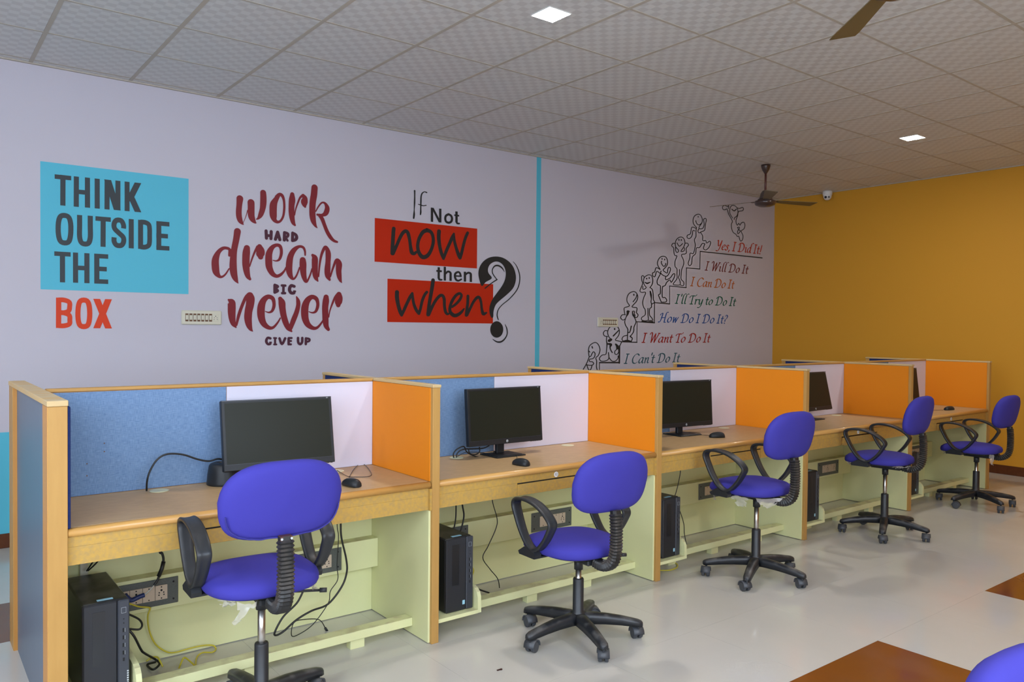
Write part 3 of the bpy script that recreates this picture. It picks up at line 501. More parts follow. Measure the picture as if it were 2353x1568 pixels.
# calligraphic italic alphabet, drawn with a broad nib; cap height 1
GL = {
'I': (.42, [[(.16,0),(.16,1)], [(.03,0),(.29,0)], [(.03,1),(.29,1)]]),
'C': (.70, ['s', [(.62,.86),(.48,.99),(.24,.90),(.08,.5),(.18,.08),(.42,-.02),(.62,.12)]]),
'a': (.56, ['s', [(.42,.52),(.28,.59),(.10,.40),(.07,.12),(.19,0),(.36,.2),(.43,.58)], [(.43,.58),(.41,.12),(.47,0),(.55,.06)]]),
'n': (.56, ['s', [(.03,.5),(.11,.57),(.12,.4),(.12,0)], [(.12,.28),(.25,.52),(.37,.56),(.39,.4),(.38,.1),(.45,0),(.53,.06)]]),
"'": (.18, [[(.12,1.08),(.10,.84)]]),
't': (.36, ['s', [(.15,.82),(.13,.2),(.20,0),(.31,.06)], [(.02,.57),(.15,.57),(.30,.59)]]),
'D': (.86, ['s', [(.2,0),(.2,.5),(.2,.98)], [(.02,.76),(.12,.95),(.36,1.0),(.62,.86),(.72,.5),(.60,.14),(.34,0),(.05,0)]]),
'o': (.54, ['s', [(.27,.58),(.12,.46),(.06,.2),(.17,0),(.35,.1),(.43,.36),(.36,.55),(.25,.58)]]),
'W': (.90, ['s', [(-.04,.88),(.04,1.08),(.15,1.0),(.2,.6),(.23,0)], [(.23,0),(.36,.5),(.50,.95)], [(.50,.95),(.52,.5),(.53,0)], [(.53,0),(.68,.5),(.84,1.0)], [(.76,1.0),(.92,1.0)]]),
'T': (.60, ['s', [(.3,0),(.3,.5),(.3,.95)], [(.16,0),(.44,0)], [(-.02,.74),(.05,.9),(.3,.95),(.56,.95),(.68,1.1)]]),
'H': (.80, ['s', [(-.02,.02),(.08,.02),(.17,.3),(.2,.7),(.2,.96),(.08,.96),(-.02,.78)], [(.74,1.12),(.6,1.08),(.55,.8),(.54,.0)], [(.16,.5),(.35,.5),(.54,.52)], [(.54,0),(.68,.0)]]),
'w': (.64, ['s', [(.03,.52),(.10,.57),(.12,.3),(.14,0)], [(.14,0),(.22,.3),(.32,.54)], [(.32,.54),(.34,.3),(.36,0)], [(.36,0),(.46,.3),(.56,.58)]]),
'?': (.42, ['s', [(.06,.84),(.18,.98),(.34,.84),(.28,.6),(.15,.42),(.15,.24)], [(.14,.02),(.15,.0)]]),
'l': (.30, ['s', [(.36,1.12),(.24,1.10),(.14,.9),(.12,.2),(.18,0),(.27,.06)]]),
'r': (.40, ['s', [(.03,.5),(.11,.57),(.12,.4),(.12,0)], [(.12,.32),(.24,.54),(.36,.52)]]),
'y': (.56, ['s', [(.03,.5),(.11,.57),(.14,.2),(.22,0),(.36,.12),(.46,.58)], [(.46,.58),(.42,0),(.28,-.34),(.08,-.38)]]),
'i': (.30, ['s', [(.04,.5),(.12,.57),(.12,.15),(.18,0),(.27,.06)], [(.13,.82),(.15,.84)]]),
'd': (.60, ['s', [(.42,.52),(.28,.59),(.10,.40),(.07,.12),(.19,0),(.36,.2),(.43,.5)], [(.68,1.10),(.54,1.10),(.44,.9),(.42,.12),(.48,0),(.56,.06)]]),
'Y': (.62, ['s', [(-.02,.92),(.08,1.0),(.14,.6),(.22,.38),(.36,.5),(.5,1.0)], [(.5,1.0),(.42,.3),(.26,-.14),(.04,-.16)]]),
'e': (.46, ['s', [(.08,.26),(.26,.33),(.38,.46),(.28,.58),(.13,.46),(.06,.18),(.18,0),(.36,.08)]]),
's': (.40, ['s', [(.34,.52),(.22,.59),(.12,.47),(.28,.24),(.22,.04),(.1,0),(.02,.08)]]),
',': (.22, [[(.12,.06),(.06,-.16)]]),
'!': (.28, [[(.16,1.0),(.12,.25)], [(.10,.02),(.11,.0)]]),
}
def script_line(text, x0, x1, z, cap, material, parent, ink):
    total = sum(GL[c][0] if c != ' ' else .26 for c in text)
    k = (x1-x0-.2*cap*.5)/total
    m = MB(); x = x0; ox, oz = parent.location.x, parent.location.z; nst = 0; words = []
    for c in text:
        if c == ' ':
            x += .26*k; words.append(m); m = MB(); continue
        adv, st = GL[c]; sp = st[0] == 's'
        for s_ in (st[1:] if sp else st):
            Q = catmull([(px, pz) for px, pz in s_], 5) if sp else s_
            W = [(x+(px+.22*pz)*k-ox, z+pz*cap-oz) for px, pz in Q]
            pts = []
            for i, p in enumerate(W):
                a_, b_ = W[max(i-1, 0)], W[min(i+1, len(W)-1)]
                ang = math.atan2((b_[1]-a_[1]), (b_[0]-a_[0])*.64)
                wd = cap*(.042+.095*abs(math.sin(ang-R(35)))**1.0)
                pts.append((p[0], p[1], wd))
            nst += 1; ribbon(m, pts, 'l', .64, -.0001*nst, 1)
        x += adv*k
    words.append(m)
    for w_, m in zip(text.split(' '), words):
        m.build('word', material, parent, (0, YB-.0020-parent.location.y, 0), ink+' italic word '+w_)
INK = {'teal': mat('teal_ink', (.045, .12, .15), .5, spec=.2), 'red': mat('red_ink', (.34, .018, .012), .5, spec=.2), 'blue': mat('blue_ink', (.025, .09, .32), .5, spec=.2),
       'green': mat('green_ink', (.012, .12, .07), .5, spec=.2), 'orange': mat('orange_ink', (.52, .13, .015), .5, spec=.2), 'brown': mat('brown_ink', (.19, .035, .03), .5, spec=.2), 'red2': mat('vermilion_ink', (.48, .05, .018), .5, spec=.2)}
for txt, x0, x1, z, cap, ink in (("I Can't Do It", 4.339, 5.27, 1.094, .103, 'teal'), ('I Want To Do It', 4.618, 5.823, 1.324, .103, 'red'), ('How Do I Do It?', 4.895, 6.146, 1.555, .103, 'blue'),
        ("I'll Try to Do It", 5.168, 6.316, 1.776, .103, 'green'), ('I Can Do It', 5.438, 6.28, 1.991, .103, 'orange'), ('I Will Do It', 5.701, 6.563, 2.19, .104, 'brown'), ('Yes, I Did It!', 5.91, 6.838, 2.456, .110, 'red2')):
    script_line(txt, x0, x1, z, cap, INK[ink], stairs_t, ink.replace('2', ''))

# ================================================================== switch boards, camera, lights, fans
def switch_board(x0, x1, z0, z1, n, socket_left, label):
    t = thing('switch_board', label, 'switch', ((x0+x1)/2, YB, (z0+z1)/2))
    hw, hh = (x1-x0)/2, (z1-z0)/2
    MB().box(-hw, hw, -.014, 0, -hh, hh, .006).build('cover_plate', ivory, t)
    iw = hw*.84; mw = 2*iw/(n+1.6)
    sx = -iw if not socket_left else iw-n*mw
    for i in range(n):
        a = sx+i*mw
        m = MB(); m.box(a+mw*.12, a+mw*.88, -.0155, -.013, -hh*.55, hh*.55)
        sw = m.build('switch', switch_brown, t)
        MB().box(a+mw*.2, a+mw*.8, -.020, -.0156, -hh*.33, hh*.33, .002).build('rocker', ivory, sw)
    c = (iw-.8*mw) if not socket_left else (-iw+.8*mw)
    m = MB(); m.box(c-mw*.75, c+mw*.75, -.017, -.013, -hh*.52, hh*.52, .001)
    s_ = m.build('socket', ivory, t)
    m = MB()
    for dx, dz, r in ((0, .22, .0035), (-.35, .0, .0025), (.35, 0, .0025), (-.4, -.25, .0025), (.4, -.25, .0025)):
        m.cyl((c+dx*mw, -.0178, dz*hh), r, .001, 8, 'y')
    m.build('socket_holes', hole, s_)
switch_board(-.298, -.008, 1.471, 1.577, 7, False, 'ivory switch board with seven switches between the cyan print and the dark red lettering')
switch_board(3.925, 4.235, 1.492, 1.594, 7, True, 'ivory switch board half covered by the black climbing figures drawing')

t = thing('security_camera', 'small white dome security camera on the ceiling by the yellow wall', 'camera', (7.0, 2.19, ZC), R(118))
MB().lathe([(.055, 0), (.058, -.02), (.055, -.045), (.050, -.055)], n=28).build('housing', white_pl, t)
m = MB(); m.lathe([(.0001, -.112), (.018, -.110), (.034, -.100), (.045, -.083), (.050, -.062), (.049, -.05)], n=28); m.build('dome', white_pl, t)
m = MB(); m.cyl((.018, .030, -.080), .014, .019, 14, 'y'); m.build('lens', lens_m, t)
m = MB(); m.cyl((-.018, .030, -.080), .012, .019, 14, 'y'); m.build('infrared_lamp', mat('grey_lens', (.08, .08, .09), .2), t)

LL = ['square white LED panel light above the middle of the room, nearest the camera', 'square white LED panel light farther off, above the yellow wall end', 'square white LED panel light beyond the left edge of the picture, near the mural wall',
      'square white LED panel light behind the camera on the right', 'square white LED panel light behind the camera on the left', 'added square white LED panel light, unseen, beyond the right edge of the picture']
for i, (x, y) in enumerate(LEDS):
    t = thing('ceiling_light', LL[i], 'light', (x, y, ZC), 0, 'square LED ceiling lights')
    m = MB(); m.box(-.079, .079, -.079, -.075, -.003, .002); m.box(-.079, .079, .075, .079, -.003, .002); m.box(-.079, -.075, -.075, .075, -.003, .002); m.box(.075, .079, -.075, .075, -.003, .002); m.build('frame', white_pl, t)
    MB().box(-.075, .075, -.075, .075, -.0014, .0008).build('diffuser', led_m, t)

def ceiling_fan(loc, base_ang, label):
    t = thing('ceiling_fan', label, 'fan', loc)
    MB().lathe([(.048, 0), (.046, -.02), (.034, -.055), (.016, -.085), (.013, -.09)], n=24).build('canopy', fan_m, t)
    MB().cyl((0, 0, -.30), .011, .23, 12).build('down_rod', fan_rod, t)
    MB().lathe([(.014, -.26), (.03, -.268), (.05, -.30), (.058, -.335), (.06, -.345)], n=28).build('motor_cover', mat('grey_brown_enamel', (.09, .065, .055), .4), t)
    MB().lathe([(.062, -.345), (.075, -.352), (.078, -.365), (.104, -.372), (.108, -.39), (.098, -.412), (.06, -.428), (.0001, -.434)], n=36).build('motor', fan_m, t)
    for k in range(3):
        b = MB()
        # blade: widening plate, pitched, with a rounded tip
        n = 12; top = []; 
        for i in range(n+1):
            u = i/n; x = .125+.475*u; hw = .036+.026*u
            if u > .93: hw *= .93
            top.append((x, hw))
        rs = []
        for x, hw in top:
            zz = -.372
            rs.append([(x, -hw, zz+hw*.16), (x, hw, zz-hw*.16), (x, hw, zz-hw*.16+.004), (x, -hw, zz+hw*.16+.004)])
        b.rings(rs, sm=False)
        o = b.build('blade', fan_b, t); o.rotation_euler = (0, 0, base_ang+k*2*PI/3)
        m = MB(); m.box(.09, .150, -.02, .02, -.378, -.372, .002); m.build('blade_iron', fan_m, o)
ceiling_fan((5.13, 1.78, ZC), R(-20), 'dark brown three blade ceiling fan hanging near the far corner')
ceiling_fan((1.088, -1.566, ZC), R(48.5), 'ceiling fan near the camera of which only one olive brown blade shows')
o = MB().tube(catmull([(x_+.03, y_-.04, z_) for x_, y_, z_ in ((5.55, -.55, ZC), (5.44, -.50, 3.13), (5.385, -.478, 3.09), (5.38, -.476, 3.05), (5.42, -.49, 3.02), (5.50, -.53, 3.03), (5.58, -.56, 3.10), (5.60, -.57, ZC))], 5), .007, 8).build('cable', cable_blk)
tag(o, 'black cable loop hanging from the ceiling at the right edge', 'cable')

# ================================================================== cubicle row
W = 1.5264; T = .039
LW = -.010         # lower cream panels sit 10 mm proud of the divider core
# ---- cross dividers
def divider(x, t, label, end=False):
    d = thing('divider_screen', label, 'partition', (x, 0, 0))
    if not end:
        MB().box(.002, t-.002, .040, 1.155, .02, 1.186).build('core', wood_dark, d)
        MB().box(0, t, 0, .040, 0, 1.186, .0015).build('post', wood, d, label='front post')
        MB().box(0, t, 1.157, 1.197, 0, 1.186, .0015).build('post', wood, d, label='rear post')
        MB().box(-.003, t+.003, -.004, 1.200, 1.186, 1.200, .002).build('cap_rail', cap_wood, d)
        MB().box(-.004, .0015, .022, .578, .7535, 1.185).build('side_panel', orange_lam, d, label='orange side panel')
        MB().box(t-.0015, t+.006, .012, .578, .7535, 1.180, .002).build('side_panel', navy_fabric, d, label='navy fabric side panel')
        MB().box(-.004, .0015, .620, 1.155, .7535, 1.185).build('side_panel', navy_fabric, d, label='navy fabric side panel behind the spine')
        MB().box(t-.0015, t+.004, .620, 1.155, .7535, 1.185).build('side_panel', orange_lam, d, label='orange side panel behind the spine')
        MB().box(LW, .0015, .016, .578, .004, .620, .001).build('side_panel', cream, d, label='cream green lower panel')
        MB().box(t-.0015, t+.0006, .042, .578, .004, .620).build('side_panel', cream, d, label='cream green lower panel')
    else:
        MB().box(0, t, 0, .108, 0, 1.180, .0015).build('post', wood, d, label='wide front post')
        MB().box(0, t, 1.048, 1.190, 0, 1.180, .0015).build('post', wood, d, label='rear post')
        MB().box(.0165, t-.002, .1085, 1.0475, .0, 1.180).build('outer_panel', slate_lam, d)
        MB().box(-.0012, .0, .0015, .1085, 0, 1.180).build('edge_veneer', wood_dark, d)
        MB().box(.0015, .0165, 1.0465, 1.048, 0, 1.180).build('edge_veneer', wood_dark, d)
        MB().box(-.002, t+.002, -.004, 1.194, 1.1805, 1.2005, .002).build('cap_rail', cap_wood, d)
        MB().box(t-.0015, t+.010, .006, .578, .7535, 1.178, .003).build('side_panel', navy_fabric, d, label='navy fabric side panel')
        MB().box(t-.0015, t+.0006, .077, .578, .004, .620).build('side_panel', cream, d, label='cream green lower panel')
    return d
divider(-1.536, .0605, 'end screen of the row with a wide wooden post and slate blue outer panel', True)
DL = ['orange and navy cross screen between the first and second desks', 'orange and navy cross screen between the second and third desks', 'orange and navy cross screen between the third and fourth desks',
      'orange and navy cross screen between the fourth and fifth desks', 'last orange cross screen of the row next to the yellow wall']
for k in range(5): divider(k*W, T, DL[k])
# ---- spine screens
ORD = ['first', 'second', 'third', 'fourth', 'fifth']
for k in range(5):
    x0 = (k-1)*W+T if k else -1.4755; x1 = k*W
    x0 += .0105 if k == 0 else .0065; x1 -= .0045
    s = thing('spine_screen', 'blue weave and white laminate screen behind the %s desk from the left' % ORD[k], 'partition', (x0, .5786, 0))
    L = x1-x0; sm_ = (k-1)*W+.778-x0
    MB().box(0, L, .005, .036, .02, 1.186).build('core', wood_dark, s)
    MB().box(0, sm_-.0025, 0, .0049, .7535, 1.183, .001).build('fabric_panel', blue_fabric, s)
    MB().box(sm_, L, 0, .0049, .7535, 1.183, .001).build('white_panel', white_lam, s)
    MB().box(0, L, .0362, .041, .7535, 1.183, .001).build('rear_panel', white_lam, s)
    MB().box(0, L, -.004, .045, 1.1862, 1.1995, .002).build('cap_rail', woodx, s)

spn = bpy.data.objects['spine_screen']; m = MB()
for x, z in ((-1.39, .905), (-1.39, .87), (-1.255, .905), (-1.255, .87), (-1.32, .825), (-1.32, .775)): m.cyl((x-spn.location.x, -.0008, z+.06), .0028, .001, 8, 'y')
m.build('nail_marks', switch_brown, spn)
# ---- text helper (built-in font) for small stickers
def text_mesh(txt, size):
    cu = bpy.data.curves.new('txt', 'FONT'); cu.body = txt; cu.size = size; cu.align_x = 'CENTER'; cu.align_y = 'CENTER'; cu.extrude = .0002; cu.resolution_u = 2
    ob = bpy.data.objects.new('txt', cu); col.objects.link(ob)
    bpy.context.view_layer.update()
    me = bpy.data.meshes.new_from_object(ob.evaluated_get(bpy.context.evaluated_depsgraph_get()))
    bpy.data.objects.remove(ob); return me

def socket_plate(parent, x0, x1, z0, z1, m0, m1, n):
    p = MB().box(x0, x1, .494, .4985, z0, z1, .002).build('socket_plate', socket_grey, parent)
    cz = (z0+z1)/2; mw = (m1-m0)/n
    for i in range(n):
        m = MB(); m.box(m0+i*mw+.0007, m0+(i+1)*mw-.0007, .489, .494, cz-.031, cz+.031, .001); m.cur = 1
        c = m0+(i+.5)*mw
        if i % 2 == 0:
            for dz in (-.024, .024): m.cyl((c, .4885, cz+dz), .0028, .001, 8, 'y')
        else:
            for dx, dz, r in ((0, .024, .003), (0, .010, .0045), (-.009, .0, .003), (.009, 0, .003), (-.010, -.010, .003), (.010, -.010, .003), (0, -.024, .003)):
                m.cyl((c+dx, .4885, cz+dz), r, .001, 8, 'y')
        m.build('socket_module', [socket_cream, hole], p)
    for dx, dz in ((x0+.02, z0+.02), (x0+.02, z1-.02), (x1-.02, z0+.02), (x1-.02, z1-.02)):
        MB().cyl((dx, .4925, dz), .004, .002, 8, 'y').build('screw', hole, p)
    return p
def make_desk(k):
    X0 = (k-1)*W+T+.0012 if k else -1.4743; X1 = k*W-.0105
    ox = (k-1)*W
    t = thing('desk', 'x', 'desk', (ox, 0, 0)); a = X0-ox; b = X1-ox
    # worktop board, moulded wooden nosing, flake apron
    MB().box(a, b+.004, .0285, .5735, .722, .753, .001).build('worktop', desk_top, t)
    prof = [(.028, .7525), (.018, .7525), (.010, .750), (.004, .744), (.002, .737), (.004, .730), (.010, .7245), (.018, .722), (.028, .722)]
    MB().prism([(p[0], p[1]) for p in prof], a, b+.004, 'x', True).build('edge_nosing', nosing, t)
    m = MB()
    m.box(a, b, .021, .038, .686, .7215); m.box(a, .512, .021, .038, .622, .6855); m.box(1.034, b, .021, .038, .622, .6855)
    m.build('apron', flake, t)
    dr = MB().box(.5145, 1.0315, .021, .037, .622, .6785, .001).build('drawer', flake, t)
    MB().box(.520, 1.026, .0375, .40, .628, .672).build('drawer_box', wood_dark, dr)
    MB().box(.512, 1.034, .026, .030, .679, .6858).build('drawer_slot', hole, t)
    MB().box(b+.0003, b+.0098, .004, .574, .6205, .7212).build('side_filler', flake, t)
    # underside
    MB().box(a+.0004, b-.0004, .567, .576, .004, .7215).build('modesty_panel', cream, t)
    MB().box(a+.0004, b-.0004, .4990, .566, .245, .390, .001).build('cable_duct', cream, t)
    m = MB(); m.box(a+.0004, b-.0004, .152, .217, .044, .083, .002)
    m.build('foot_rail', cream, t)
    for bx in ((.30, .72, 1.20) if k != 1 else (.70, 1.10)): MB().box(bx, bx+.07, .165, .205, .0, .0438, .001).build('rail_block', cream, t)
    # processor shelf with a rounded side board
    MB().box(a+.0004, .2715, .012, .46, .084, .102, .001).build('cpu_shelf', cream, t)
    pr = [(.015, .084), (.46, .084), (.46, .235), (.07, .205), (.045, .198), (.026, .182), (.017, .160)]
    MB().prism(pr, .272, .292, 'x').build('shelf_side_board', cream, t)
    for gx in (.47, 1.285):
        g = MB(); g.lathe([(.0001, .0015), (.030, .0022), (.038, .0020), (.040, 0)], n=28); g.build('grommet_cap', grommet_m, t, (gx, .505, .7535))
    return t
DLAB = ['nearest straw coloured desk on the left with a tangle of black and yellow cables underneath', 'second desk from the left with a number 12 sticker above its drawer',
        'third desk from the left, between the chair with torn plastic and two orange screens', 'fourth desk from the left with a number 14 sticker and its drawer slightly out', 'farthest desk of the row, next to the yellow wall']
desks = []
for k in range(5):
    t = make_desk(k); t['label'] = DLAB[k]; t['group'] = 'desks of the cubicle row'; desks.append(t)
    socket_plate(t, .996, 1.313, .262, .376, 1.056, 1.258, 4)
    socket_plate(t, .215, .545, .262, .376, .30, .50, 4)
    if k in (1, 3, 4):
        sx = {1: .769, 3: .745, 4: .79}[k]
        st = MB().cyl((sx, .0195, .704), .0145, .0012, 20, 'y').build('number_sticker', sticker_w, t)
        me = text_mesh({1: '12', 3: '14', 4: '15'}[k], .0185); me.materials.clear(); me.materials.append(sticker_t)
        o = bpy.data.objects.new('numerals', me); col.objects.link(o); o.parent = st
        o.location = (sx, .0190, .704); o.rotation_euler = (R(90), 0, 0)
    if k in (3, 4):
        for c in t.children:
            if c.name.startswith('drawer.') or c.name == 'drawer': c.location.y -= .018
m = MB(); m.box(.175, .205, .545, .5655, .392, .70, .002); m.cyl((.190, .5435, .52), .004, .002, 8, 'y')
m.build('wiring_batten', ivory, desks[0])
m = MB(); m.box(.06, .13, .548, .5655, .46, .60, .003); m.build('junction_box', ivory, desks[0])

# ---- computer towers
def make_tower():
    t = thing('computer_tower', 'x', 'computer', (0, 0, 0)); w_, h_, d_ = .154, .355, .40
    MB().box(-w_/2, w_/2, .012, d_, 0, h_, .006).build('case', tower_m, t)
    f = MB().box(-w_/2, w_/2-.040, 0, .0118, .002, h_-.002, .005).build('front_panel', tower_f, t)
    MB().box(-.045, -.005, -.0008, .0, .13, h_-.03).build('drive_cover', tower_m, f)
    s = MB().box(w_/2-.0395, w_/2, -.001, .0118, .002, h_-.002, .004).build('port_strip', tower_s, t)
    m = MB(); c = w_/2-.020
    m.cyl((c, -.0022, .283), .0022, .0012, 8, 'y'); m.cyl((c, -.0022, .268), .0022, .0012, 8, 'y')
    for z in (.235, .208, .180, .152): m.box(c-.004, c+.003, -.0022, -.0011, z, z+.014)
    m.box(c-.003, c+.003, -.0022, -.0011, .128, .140)
    m.cur = 1
    for z in (.235, .208, .180, .152): m.box(c+.0035, c+.0045, -.0024, -.0011, z, z+.014)
    m.box(c-.008, c+.008, -.0018, -.0011, .305, .3055); m.box(c-.008, c+.008, -.0018, -.0011, .325, .3255)
    m.box(c-.008, c-.0075, -.0018, -.0011, .305, .3255); m.box(c+.0075, c+.008, -.0018, -.0011, .305, .3255)
    m.build('ports', [hole, badge], s)
    MB().box(-.025, .028, .030, .046, h_+.0002, h_+.0012).build('top_sticker', sticker_b, t)
    m = MB(); m.box(w_/2-.062, w_/2-.048, -.0012, -.0002, .030, .050); m.build('front_sticker', sticker_b, t)
    return t
TL = ['black computer tower with dusty top on the shelf under the nearest desk', 'black computer tower on the shelf under the desk marked 12', 'black computer tower under the third desk, above a yellow cable loop',
      'black computer tower under the fourth desk, seen as a narrow strip', 'black computer tower under the farthest desk, half hidden by a chair back tube']
tw = make_tower(); towers = []
for k in range(5):
    loc = ((k-1)*W+(.186 if k else .182), .045 if k else .06, .1022)
    t = tw if k == 0 else copy_tree(tw, loc)
    t.location = loc; t['label'] = TL[k]; t['group'] = 'towers under the desks'; towers.append(t)
# raised lettering marks down the side strip of the nearest tower are too small to read
m = MB()
for i in range(9): m.box(.068, .0735, -.0016, -.0011, .018+i*.0085, .018+i*.0085+.005)
m.build('strip_print', badge, [c for c in towers[0].children if c.name.startswith('port_strip')][0])

# ---- monitors
hp_me = text_mesh('hp', .0125); hp_me.materials.clear(); hp_me.materials.append(mon_pl)
for v_ in hp_me.vertices: v_.co.x += v_.co.y*.25
br_me = text_mesh('HP', .0070); br_me.materials.clear(); br_me.materials.append(badge)
def make_monitor():
    t = thing('monitor', 'x', 'monitor', (0, 0, .753)); w_, h_ = .510, .312
    b = MB().box(-w_/2, w_/2, 0, .030, -h_/2, h_/2, .0025)
    b.box(-.13, .13, .030, .048, -.10, .10, .008)
    hs = b.build('housing', mon_pl, t, (0, 0, .223))
    MB().box(-w_/2+.014, w_/2-.014, -.0006, .0, -h_/2+.030, h_/2-.013).build('screen', mon_scr, hs)
    m = MB(); m.box(-w_/2+.006, w_/2-.006, -.0016, 0, -h_/2+.0275, -h_/2+.0285); m.box(-w_/2+.001, w_/2-.001, -.002, .0, h_/2-.006, h_/2-.0004, .0008); m.build('bezel_line', tower_s, hs)
    bd = MB().cyl((0, -.0012, -h_/2+.0145), .0072, .0012, 20, 'y').build('badge', badge, hs)
    o = bpy.data.objects.new('badge_letters', hp_me); col.objects.link(o); o.parent = hs; o.location = (0, -.0016, -h_/2+.0145); o.rotation_euler = (R(90), 0, 0)
    o = bpy.data.objects.new('corner_print', br_me); col.objects.link(o); o.parent = hs; o.location = (w_/2-.022, -.0022, h_/2-.0065); o.rotation_euler = (R(90), 0, 0)
    m = MB()
    for i in range(5): m.box(w_/2-.085+i*.016, w_/2-.075+i*.016, .004, .010, -h_/2-.002, -h_/2)
    m.build('control_buttons', mon_pl, hs)
    MB().box(-.026, .026, .048, .072, .007, .27, .004).build('stand_neck', mon_pl, t)
    m = MB(); m.box(-.100, .100, -.055, .112, 0.0005, .0065, .002); m.box(-.085, .085, -.04, .098, .006, .009, .002); m.build('stand_base', mon_pl, t)
    return t
ML = ['large dark monitor on the nearest desk, behind the first violet chair', 'dark monitor on the desk marked 12, standing before blue and white panels', 'dark monitor on the third desk, cut off on its left by an orange screen',
      'dark monitor on the fourth desk, tilted back and half hidden by an orange screen', 'sliver of a dark monitor on the farthest desk, next to white panel']
mp_ = make_monitor()
for k, (x, y, z, ya, ti) in enumerate([(-.560, .416, .977, -3.1, 10.3), (.734, .407, .978, -.7, 4.8), (2.259, .404, .967, -4.6, 3.5), (3.861, .441, .981, 1.7, 12.7), (5.375, .430, .976, 0, 7)]):
    loc = (x, y-.0, .7535)
    t = mp_ if k == 0 else copy_tree(mp_, loc)
    t.location = loc; t.rotation_euler = (0, 0, R(ya)); t['label'] = ML[k]; t['group'] = 'monitors on the desks'
    h = [c for c in t.children if c.name.startswith('housing')][0]
    h.location = (0, 0, z-.753); h.rotation_euler = (R(-ti), 0, 0)

# ---- mice with cords
def make_mouse(loc, rz, label, cord):
    t = thing('computer_mouse', label, 'mouse', (loc[0], loc[1], .7535), rz, 'computer mice')
    m = MB(); rs = []
    n = 18; L = 12
    for i in range(L+1):
        u = i/L; y = -.052*math.cos(PI*u); k = max(math.sin(PI*u), .02)**.45
        wd = .031*k*(1-.12*u); h = .036*k*(1-.35*u)
        rs.append([(wd*math.cos(2*PI*j/n), y, max(.0, (h if math.sin(2*PI*j/n) > 0 else .008*k)*math.sin(2*PI*j/n)+.007*k)) for j in range(n)])
    m.rings(rs); m.build('shell', mon_pl, t)
    m = MB(); m.cyl((-.003, .028, .024), .008, .006, 14, 'x'); m.build('scroll_wheel', tower_s, t)
    M_ = Matrix.Translation((loc[0], loc[1], .7535)) @ Matrix.Rotation(rz, 4, 'Z')
    P = [M_.inverted() @ Vector(cord[i:i+3]) for i in range(0, len(cord), 3)]
    MB().tube(catmull(P, 6), .0017, 6).build('cord', cable_blk, t)
